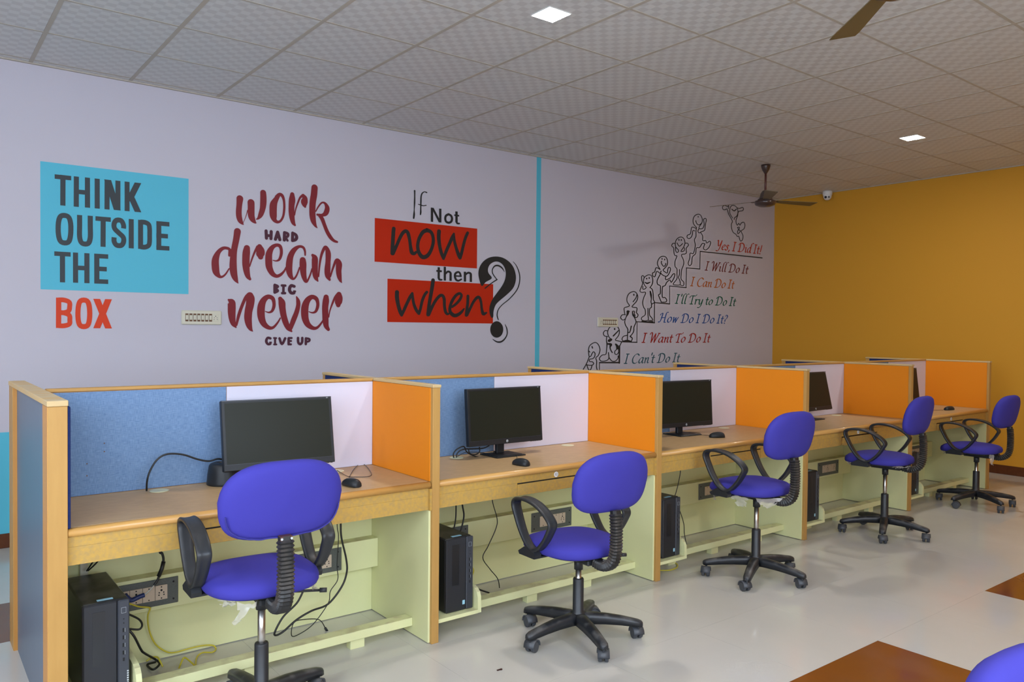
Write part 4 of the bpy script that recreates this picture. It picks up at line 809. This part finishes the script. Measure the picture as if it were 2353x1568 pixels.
CABLES = {
 'c1': [-1.103,0.521,0.757,-1.106,0.5,0.803,-1.094,0.5,0.845,-1.065,0.5,0.89,-1.024,0.5,0.909,-0.962,0.5,0.901,-0.898,0.5,0.874,-0.851,0.5,0.862,-0.813,0.5,0.868,-0.771,0.5,0.86],
 'c2': [-1.071,0.44,0.523,-1.062,0.44,0.502,-1.056,0.44,0.478,-1.058,0.44,0.451,-1.069,0.44,0.418,-1.08,0.44,0.389,-1.093,0.44,0.371],
 'c2w': [-1.088,0.46,0.364,-1.104,0.46,0.348,-1.126,0.46,0.331],
 'c2p': [-1.126,0.46,0.331,-1.147,0.46,0.327,-1.175,0.46,0.319,-1.192,0.46,0.333,-1.201,0.46,0.347],
 'y1': [-1.19,0.487,0.298,-1.174,0.487,0.295,-1.141,0.487,0.277,-1.101,0.487,0.265,-1.098,0.487,0.256,-1.106,0.49,0.226,-1.091,0.53,0.152,-1.066,0.53,0.087,-1.021,0.53,0.042,-0.984,0.53,0.03,-0.938,0.53,0.032,-0.879,0.53,0.033,-0.828,0.53,0.024,-0.811,0.527,0.006,-0.835,0.495,0.006,-0.872,0.516,0.006,-0.904,0.486,0.006,-0.932,0.413,0.006,-0.938,0.369,0.006,-0.952,0.41,0.02,-0.967,0.45,0.03,-0.981,0.442,0.02,-1,0.412,0.006],
 'y2': [-1.108,0.507,0.03,-1.086,0.508,0.04,-1.066,0.499,0.04,-1.061,0.473,0.03,-1.054,0.458,0.01],
 'k1': [-1.187,0.45,0.199,-1.169,0.44,0.171,-1.144,0.44,0.112,-1.128,0.45,0.089,-1.072,0.504,0.03,-1.064,0.47,0.02,-1.092,0.452,0.01,-1.103,0.494,0.01,-1.101,0.51,0.015,-1.079,0.475,0.03],
 'k2': [-1.187,0.45,0.265,-1.149,0.45,0.236,-1.137,0.45,0.21,-1.149,0.45,0.194,-1.187,0.45,0.205],
 'k3': [-0.255,0.42,0.522,-0.251,0.42,0.445,-0.226,0.42,0.339,-0.222,0.42,0.273,-0.249,0.42,0.205,-0.319,0.42,0.136,-0.402,0.42,0.121,-0.475,0.42,0.095,-0.54,0.42,0.054,-0.575,0.42,0.045,-0.579,0.42,0.063,-0.54,0.42,0.123,-0.476,0.42,0.172,-0.446,0.42,0.219],
 'k4': [-0.265,0.44,0.515,-0.257,0.44,0.442,-0.264,0.44,0.312,-0.26,0.44,0.238,-0.298,0.44,0.188,-0.309,0.44,0.132,-0.385,0.44,0.048,-0.459,0.44,0.015,-0.492,0.44,0.019,-0.481,0.44,0.076,-0.43,0.44,0.08,-0.355,0.44,0.062,-0.324,0.44,0.016],
 'k4p': [-0.324,0.44,0.016,-0.312,0.44,-0.004],
 'k5': [0.672,0.45,0.522,0.709,0.45,0.397,0.7,0.45,0.338,0.649,0.45,0.251,0.613,0.45,0.191,0.665,0.45,0.117,0.718,0.45,0.053,0.733,0.45,-0.014],
 'k6': [0.399,0.4,0.536,0.397,0.4,0.451,0.384,0.4,0.39],
 'k7': [0.424,0.38,0.542,0.436,0.38,0.461,0.414,0.38,0.378],
 't1': [0.449,0.5,0.755,0.446,0.5,0.777,0.466,0.5,0.799,0.501,0.5,0.812,0.519,0.5,0.808,0.531,0.5,0.784,0.561,0.5,0.764,0.597,0.5,0.761,0.621,0.5,0.776,0.618,0.5,0.801],
 't2': [0.466,0.5,0.755,0.472,0.5,0.779,0.507,0.5,0.796,0.572,0.5,0.794,0.645,0.5,0.791,0.688,0.5,0.803],
 't3': [0.483,0.52,0.754,0.533,0.52,0.774,0.605,0.52,0.77,0.672,0.52,0.759],
 't4': [0.525,0.47,0.804,0.531,0.47,0.78,0.558,0.47,0.761,0.6,0.47,0.749,0.661,0.47,0.749,0.703,0.47,0.772,0.731,0.47,0.798],
 'k8': [0.493,0.4,0.085,0.529,0.38,0.054,0.593,0.36,0.024],
 'y3': [0.52,0.45,0.18,0.552,0.45,0.131,0.528,0.45,0.089],
 'k9': [2.187,0.38,0.54,2.164,0.38,0.438,2.131,0.38,0.357],
 'k10': [2.232,0.42,0.239,2.273,0.42,0.149,2.283,0.42,0.073,2.307,0.42,-0.004],
 'y4': [1.696,0.133,0.006,1.712,0.11,0.006,1.757,0.088,0.006,1.824,0.097,0.006,1.878,0.137,0.006,1.903,0.189,0.006],
 'm1': [-0.269,0.305,0.757,-0.152,0.489,0.757,-0.059,0.606,0.757,-0.058,0.548,0.757,-0.138,0.333,0.757,-0.188,0.27,0.757,-0.237,0.291,0.757,-0.263,0.331,0.757,-0.236,0.503,0.757],
 'm2': [0.674,0.223,0.763,0.718,0.289,0.763,0.755,0.325,0.763],
 'm3': [2.366,0.278,0.757,2.346,0.342,0.757,2.407,0.404,0.757,2.38,0.485,0.757,2.357,0.554,0.757],
 'm5': [5.594,0.184,0.757,5.51,0.215,0.757,5.486,0.254,0.757,5.509,0.333,0.757],
}

make_mouse((-.345, .128, 0), R(12), 'black mouse on the nearest desk with its cord looped behind it', CABLES['m1'])
make_mouse((.612, .118, 0), R(8), 'black mouse on the desk marked 12, in front of the monitor stand', CABLES['m2'])
make_mouse((2.345, .210, 0), R(62), 'black mouse with a trailing cord on the third desk', CABLES['m3'])
make_mouse((5.665, .165, 0), R(75), 'black mouse on the farthest desk', CABLES['m5'])
# ---- tapered black drum beside the first monitor
t = thing('round_base', 'black tapered plastic drum with a hole in its top, left of the nearest monitor', 'container', (-.785, .503, .7535))
MB().lathe([(.072, 0), (.074, .004), (.073, .012), (.069, .05), (.063, .085), (.057, .093), (.05, .0955), (.022, .0950), (.0215, .091), (.0001, .091)], n=40).build('drum', mon_pl, t)
MB().lathe([(.0001, .0912), (.021, .0912), (.021, .0920), (.0001, .0920)], n=24).build('top_hole', hole, t)

# ---- loose cables
def cab(key, r, material, name, label, pre=None, post=None, n=8, desk=None):
    P = [tuple(CABLES[key][i:i+3]) for i in range(0, len(CABLES[key]), 3)]
    if pre: P = [pre]+P
    if post: P += [post]
    o = MB().tube(catmull(P, 6), r, n).build(name, material)
    return o
def up_to(key): c = CABLES[key]; return (c[0], c[1], .7195)
tag(cab('c1', .0042, cable_blk, 'cable', '', post=(-.70, .51, .86)), 'black cable arching out of the grommet on the nearest desk to the monitor', 'cable')
t = thing('power_cable', 'black cable with a blue plug hanging in front of the sockets under the nearest desk', 'cable', (0, 0, 0))
cab('c2', .005, cable_blk, 'cord', '', pre=up_to('c2')).parent = t
cab('c2w', .0028, cable_wht, 'clear_lead', '').parent = t
cab('c2p', .010, plug_blue, 'plug', '').parent = t
m = MB().tube([(-1.055, .44, .465), (-1.062, .44, .435), (-1.075, .44, .405)], .0085, 10); m.build('ferrite_bead', cable_blk, t)
tag(MB().tube(catmull([(-1.335, .50, .46), (-1.315, .48, .50), (-1.290, .47, .545), (-1.262, .46, .565)], 4), .003, 6).tube(catmull([(-1.33, .50, .46), (-1.305, .48, .49), (-1.275, .47, .53)], 4), .003, 6).tube([(-1.285, .47, .525), (-1.270, .465, .542)], .007, 8).build('cable', cable_blk), 'short bundled black cable ends poking up behind the nearest tower', 'cable')
tag(cab('y1', .0034, cable_yel, 'cable', ''), 'yellow network cable sagging from the nearest tower onto the floor', 'cable')
tag(cab('y2', .0036, cable_yel, 'cable', ''), 'short curled yellow cable end on the floor beside the shelf of the nearest tower', 'cable')
tag(cab('k1', .0048, cable_blk, 'cable', ''), 'thick black cable coiled on the floor beside the nearest tower', 'cable')
tag(cab('k2', .0042, cable_blk, 'cable', ''), 'black cable loop sticking out behind the nearest tower', 'cable')
tag(cab('k3', .0048, cable_blk, 'cable', '', pre=up_to('k3')), 'thick black cable looping down beneath the nearest desk right of the first chair', 'cable')
t = thing('usb_cable', 'thin black cable with a small plug hanging under the right part of the nearest desk', 'cable', (0, 0, 0))
cab('k4', .0022, cable_blk, 'cord', '', pre=up_to('k4')).parent = t
P = CABLES['k4p']; MB().tube([P[:3], P[3:]], .006, 8).build('plug', mon_pl, t)
tag(cab('k5', .0026, cable_blk, 'cable', '', pre=up_to('k5')), 'thin black cable hanging in a zigzag under the desk marked 12', 'cable')
tag(cab('k6', .0038, cable_blk, 'cable', '', pre=up_to('k6')), 'left black cable of two dropping behind the tower under the desk marked 12', 'cable')
tag(cab('k7', .0045, cable_blk, 'cable', '', pre=up_to('k7')), 'right black cable of two dropping behind the tower under the desk marked 12', 'cable')
tag(cab('k8', .0045, cable_blk, 'cable', ''), 'black cable end lying beside the tower shelf under the desk marked 12', 'cable')
tag(cab('y3', .0034, cable_yel, 'cable', ''), 'yellow cable bulging from behind the tower under the desk marked 12', 'cable')
for k_, r_, l_ in (('t1', .0036, 'thick black cable curling from the left grommet on the desk marked 12'), ('t2', .0036, 'black cable running from the left grommet up behind the monitor on the desk marked 12'),
                   ('t3', .0018, 'thin black cable lying behind the monitor stand on the desk marked 12'), ('t4', .0034, 'black cable sagging from the monitor neck on the desk marked 12')):
    tag(cab(k_, r_, cable_blk, 'cable', ''), l_, 'cable')
tag(cab('k9', .0026, cable_blk, 'cable', '', pre=up_to('k9')), 'thin black cable dropping to the tower under the third desk', 'cable')
tag(cab('k10', .0026, cable_blk, 'cable', ''), 'thin black cable hanging right of the tower under the third desk', 'cable')
tag(cab('y4', .0036, cable_yel, 'cable', ''), 'yellow cable loop on the floor below the third tower', 'cable')

# ================================================================== chairs
def se(a, b, e0, n, k_low=1.0, k_top=1.0, e_low=0.0):
    out = []
    for i in range(n):
        t = 2*PI*i/n; c, s = math.cos(t), math.sin(t)
        e = e0+(e_low if s < 0 else 0)
        x = a*math.copysign(abs(c)**(2/e), c); y = b*math.copysign(abs(s)**(2/e), s)
        if y < 0: x *= 1-(1-k_low)*(-y/b)
        if y > 0: x *= 1-(1-k_top)*(y/b)**1.2
        out.append((x, y))
    return out
PR = [(-1, .0), (-.98, .55), (-.88, .82), (-.62, .95), (-.25, 1.0), (.25, .995), (.62, .95), (.86, .84), (.97, .6), (1, .0)]
PS = [(-1, .0), (-1, .80), (-.97, .93), (-.85, .975), (-.55, 1.0), (-.15, 1.0), (.25, .975), (.58, .90), (.82, .76), (.95, .52), (1, .0)]
def seat_mesh():
    n = 48; o = se(.207, .220, 2.7, n); rs = []
    for d, s in PS:
        s = max(s, .02)
        rs.append([(x*s*(1+.04*(y > 0)*y/.218), y*s+.043, .035*d-.016*(max(y*s, 0)/.218)**2) for x, y in o])
    return MB().rings(rs)
def seam_mesh():
    o = se(.217, .139, 2.9, 72, .95, .88, .9); P = []
    rnd = random.Random(4)
    for x, z in o:
        if z < -.030:
            x2, z2 = x*.93, z*.91
            P.append((x2, -.0285+.55*x2*x2+.15*z2*z2-.0015+rnd.uniform(-.0012, .0012), z2+rnd.uniform(-.0015, .0015)))
    return MB().tube(catmull(P, 3), .0026, 6)
def back_mesh():
    n = 44; o = se(.217, .139, 2.9, n, .95, .88, .9); rs = []
    for d, s in PR:
        s = max(s, .02)
        ring = []
        for x, z in o:
            x *= s; z *= s
            y = .034*d+1.0*x*x*.55+.15*z*z
            ring.append((x, y, z))
        rs.append(ring)
    return MB().rings(rs)
def arm_mesh(side):
    YFr, YRr, H = .2016, -.0839, .222
    pts = [(.51, 0), (.36, .10), (.2, .35), (.085, .62), (.02, .82), (.06, .94), (.2, .995), (.4, 1.0), (.62, .95), (.82, .84), (.95, .72), (1.0, .62), (.96, .5), (.85, .28), (.7, .08), (.6, .01)]
    P = [(YFr-f*(YFr-YRr), z*H) for f, z in pts]
    P = catmull(P, 4, True); n = len(P); rs = []
    for i in range(n):
        a, b = P[i-1], P[(i+1) % n]; dy, dz = b[0]-a[0], b[1]-a[1]; l = math.hypot(dy, dz) or 1
        ny, nz = -dz/l, dy/l
        hw = .021+.0065*min(1, max(0, P[i][1]/H))
        ring = []
        for cx, cn in ((-1, -.5), (-1, .5), (-.85, .9), (-.35, 1), (.35, 1), (.85, .9), (1, .5), (1, -.5), (.85, -.9), (.4, -.55), (-.4, -.55), (-.85, -.9)):
            ring.append((side*.225+cx*hw, P[i][0]+ny*cn*.0085, P[i][1]+nz*cn*.0085-.010))
        rs.append(ring)
    return MB().rings(rs, closed=True)
def leg_mesh():
    rs = []
    for x, hw, z0, z1 in ((.018, .029, .078, .130), (.06, .028, .080, .128), (.13, .026, .079, .123), (.20, .024, .074, .113), (.26, .0225, .067, .101), (.285, .022, .064, .095), (.300, .017, .063, .089), (.306, .008, .066, .082)):
        rs.append([(x, -hw, z0), (x, -hw*.95, z1-.010), (x, -hw*.6, z1-.002), (x, 0, z1), (x, hw*.6, z1-.002), (x, hw*.95, z1-.010), (x, hw, z0), (x, hw*.7, z0+.003), (x, -hw*.7, z0+.003)])
    return MB().rings(rs)
def caster_mesh():
    m = MB()
    m.cyl((0, 0, .050), .0065, .020, 10)                         # stem
    # hood: half drum over the twin wheels
    pr = []
    for i in range(13):
        a = PI*i/12*1.05-.1; pr.append((-.018+.0315*math.cos(a), .0275+.0315*math.sin(a)))
    for i in range(12, -1, -1):
        a = PI*i/12*1.05-.1; pr.append((-.018+.0272*math.cos(a), .0275+.0272*math.sin(a)))
    n0 = len(m.v)
    for a_, b_ in ((-.0265, .0265),):
        m.prism(pr, a_, b_, 'y', True)
    for s in (-1, 1):                                            # the two wheels
        c = (-.018, s*.0142-.0095, .0265)
        m.cur = 0
        rs = []
        for d, r in ((0, .020), (.002, .0255), (.004, .0265), (.015, .0265), (.0175, .0255), (.019, .019)):
            rs.append([(c[0]+r*math.cos(2*PI*j/22), c[1]+d, c[2]+r*math.sin(2*PI*j/22)) for j in range(22)])
        m.rings(rs)
    return m
def bellows_mesh():
    P = catmull([(0, -.110, -.056), (0, -.155, -.066), (0, -.200, -.060), (0, -.235, -.034), (0, -.252, .010), (0, -.256, .07), (0, -.255, .14), (0, -.248, .200)], 12)
    # resample evenly
    L = [0]
    for a, b in zip(P, P[1:]): L.append(L[-1]+(Vector(b)-Vector(a)).length)
    N = 54; Q = []
    for i in range(N+1):
        s = L[-1]*i/N; k = 0
        while k < len(L)-2 and L[k+1] < s: k += 1
        f = (s-L[k])/max(L[k+1]-L[k], 1e-9); Q.append(Vector(P[k]).lerp(Vector(P[k+1]), f))
    rs = []
    for i, p in enumerate(Q):
        a, b = Q[max(i-1, 0)], Q[min(i+1, N)]; t = (b-a).normalized(); nx = Vector((1, 0, 0)); ny = t.cross(nx).normalized()
        k = 1.0 if i % 2 else .80
        if i < 2 or i > N-3: k = .78
        hw, hd = .030*k, .024*k
        ring = []
        for j in range(12):
            th = 2*PI*j/12+.26; c, s = math.cos(th), math.sin(th)
            ring.append(p+nx*hw*math.copysign(abs(c)**.6, c)+ny*hd*math.copysign(abs(s)**.6, s))
        rs.append(ring)
    return MB().rings(rs, sm=False)
def under_mesh():
    m = MB()
    m.box(-.10, .10, -.095, .12, -.052, -.034, .005)              # seat plate
    m.box(-.045, .045, -.12, .09, -.078, -.050, .006)             # mechanism
    m.cyl((0, 0, -.125), .021, .05, 20)
    m.tube([(.03, -.02, -.062), (.12, -.06, -.066), (.19, -.085, -.068)], .005, 8)
    m.tube([(.19, -.085, -.068), (.215, -.095, -.069)], .009, 8)
    return m
def shell_mesh():
    n = 40; o = se(.196, .209, 2.7, n); rs = []
    for d, s in ((-.046, .70), (-.044, .86), (-.038, .90), (-.030, .88)):
        rs.append([(x*s, y*s+.043, d-.016*(max(y*s, 0)/.218)**2) for x, y in o])
    return MB().rings(rs)
def bracket_mesh(side):
    m = MB()
    m.prism([(.105, -.006), (.040, -.006), (.018, -.030), (.026, -.048), (.142, -.048), (.150, -.034)], side*.2255-.018, side*.2255+.018, 'x')
    a, b = sorted((side*.09, side*.2255)); m.box(a, b, .026, .135, -.0485, -.040, .002)
    return m
PARTS = {
 'seam': seam_mesh().mesh('seam', mat('dark_violet_seam', (.030, .026, .22), .8)),
 'seat': (seat_mesh().mesh('seat', purple)), 'back': back_mesh().mesh('backrest', purple),
 'armL': arm_mesh(-1).mesh('armrest', blk_pl), 'armR': arm_mesh(1).mesh('armrest', blk_pl),
 'brL': bracket_mesh(-1).mesh('arm_bracket', blk_pl), 'brR': bracket_mesh(1).mesh('arm_bracket', blk_pl),
 'leg': leg_mesh().mesh('base_leg', base_pl), 'caster': caster_mesh().mesh('caster', wheel_m),
 'bellows': bellows_mesh().mesh('bellows', bellows_m), 'under': under_mesh().mesh('seat_mechanism', blk_pl), 'shell': shell_mesh().mesh('seat_shell', blk_pl),
}
m = MB(); m.lathe([(.020, .072), (.030, .078), (.034, .095), (.034, .128), (.026, .136), (.0255, .285), (.0235, .290), (.0145, .291)], n=28); PARTS['tube'] = m.mesh('column_sleeve', blk_pl)
m = MB(); m.cyl((0, 0, -.34), .0140, .24, 20); PARTS['gas'] = m.mesh('gas_lift', chrome)
m = MB(); m.box(-.021, .021, -.266, -.236, .178, .203, .002)
for sx in (-.017, .017): m.cur = 1; m.cyl((sx, -.2672, .194), .0042, .002, 12, 'y')
PARTS['plate'] = m.mesh('back_bracket', [brown_metal, badge])
def shreds(seed, spots):
    rnd = random.Random(seed); m = MB()
    for (ax, ay, w_, h_, sw) in spots:
        nx, nz = 5, 6; b = len(m.v)
        # hangs from the seat rim at angle direction (ax, ay)
        l = math.hypot(ax, ay); tx, ty = -ay/l, ax/l
        for i in range(nz+1):
            u = i/nz
            for j in range(nx+1):
                v_ = j/nx-.5; wd = w_*(1-.65*u)
                jx = rnd.uniform(-.006, .006); jn = rnd.uniform(-.008, .008)
                m.v.append((ax+tx*(v_*wd+sw*u*u)+ax/l*(jn+.006), ay+ty*(v_*wd+sw*u*u)+ay/l*(jn+.006)+jx*.3, -.036-h_*u+rnd.uniform(-.006, .006)))
        for i in range(nz):
            for j in range(nx):
                if i > 1 and j in (0, nx-1) and rnd.random() < .35: continue
                a = b+i*(nx+1)+j; m._f((a, a+1, a+nx+2, a+nx+1), True)
    return m
WRAPS = {1: [(-.10, -.155, .07, .075, -.05), (.16, -.09, .09, .035, .05), (-.15, -.10, .08, .02, 0)], 2: [(.02, -.17, .06, .02, 0), (-.20, .12, .08, .02, 0)],
         3: [(-.19, .15, .10, .05, .0), (-.185, -.02, .14, .055, .02), (-.10, -.155, .16, .05, -.02), (.05, -.17, .10, .03, 0)], 4: [(-.02, -.165, .06, .035, 0), (-.18, .18, .08, .015, 0), (-.12, -.14, .12, .012, 0)],
         5: [(-.10, -.15, .045, .085, .01), (-.18, .17, .10, .025, 0)]}
def chair(idx, x, y, h, yw, base_ang, label, casters):
    t = thing('office_chair', label, 'chair', (x, y, 0), R(yw), 'violet office chairs')
    def add(key, name, loc=(0, 0, 0), rot=None, parent=t):
        o = bpy.data.objects.new(name, PARTS[key]); col.objects.link(o); o.parent = parent; o.location = loc
        if rot: o.rotation_euler = rot
        return o
    H = (0, 0, h)
    add('seat', 'seat', H)
    add('shell', 'seat_shell', H)
    add('back', 'backrest', (0, -.240, h+.325), (R(12), 0, 0))
    add('bellows', 'bellows', H); add('under', 'seat_mechanism', H)
    add('armL', 'armrest', H); add('armR', 'armrest', H)
    add('brL', 'arm_bracket', H); add('brR', 'arm_bracket', H)
    add('gas', 'gas_lift', H); add('tube', 'column_sleeve')
    for k in range(5):
        lg = add('leg', 'base_leg', (0, 0, 0), (0, 0, R(base_ang-yw+72*k)))
        add('caster', 'caster', (.285, 0, 0), (0, 0, R(casters[k]-base_ang-72*k)), lg)
    if idx == 1:
        add('plate', 'back_bracket', H); bk = kids(t, 'backrest')[0]; add('seam', 'seam', (0, 0, 0), None, bk)
    if idx in WRAPS: 
        for q, sp_ in enumerate(WRAPS[idx]): shreds(idx*7+q, [sp_]).build('torn_wrapping', wrap_m, t, H)
    return t
CL = ['nearest violet office chair, seen from behind in front of the first desk', 'violet office chair with a dusty base in front of the desk marked 12', 'violet office chair with torn clear plastic under its seat, at the third desk',
      'violet office chair in front of the fourth desk, marked 14', 'farthest violet office chair, beside the yellow wall']
chair(1, -.877, -.218, .541, -2.4, 20, CL[0], [40, 100, 150, 260, 300])
chair(2, .590, -.352, .457, -2.6, 34.5, CL[1], [150, 80, 200, 230, 250])
chair(3, 2.066, -.297, .547, -1.8, 61.6, CL[2], [230, 30, 250, 240, 20])
chair(4, 3.706, -.238, .555, 5.4, 60.5, CL[3], [100, 20, 40, 20, 10])
chair(5, 5.288, -.225, .491, 0, 24.0, CL[4], [30, 20, 100, 20, 20])
chair(6, -.45, -2.80, .455, 175, 10, 'violet chair of which only the top of the backrest shows in the lower right corner', [20, 80, 100, 200, 30])

# small dark scrap lying on the floor
o = MB().box(-.010, .006, -.004, .004, 0, .004, .001).box(.004, .014, -.007, .001, 0, .006, .001).build('scrap', scrap_m, None, (.085, -.405, .0003))
tag(o, 'tiny dark scrap on the floor between the first screen post and the second chair', 'debris')
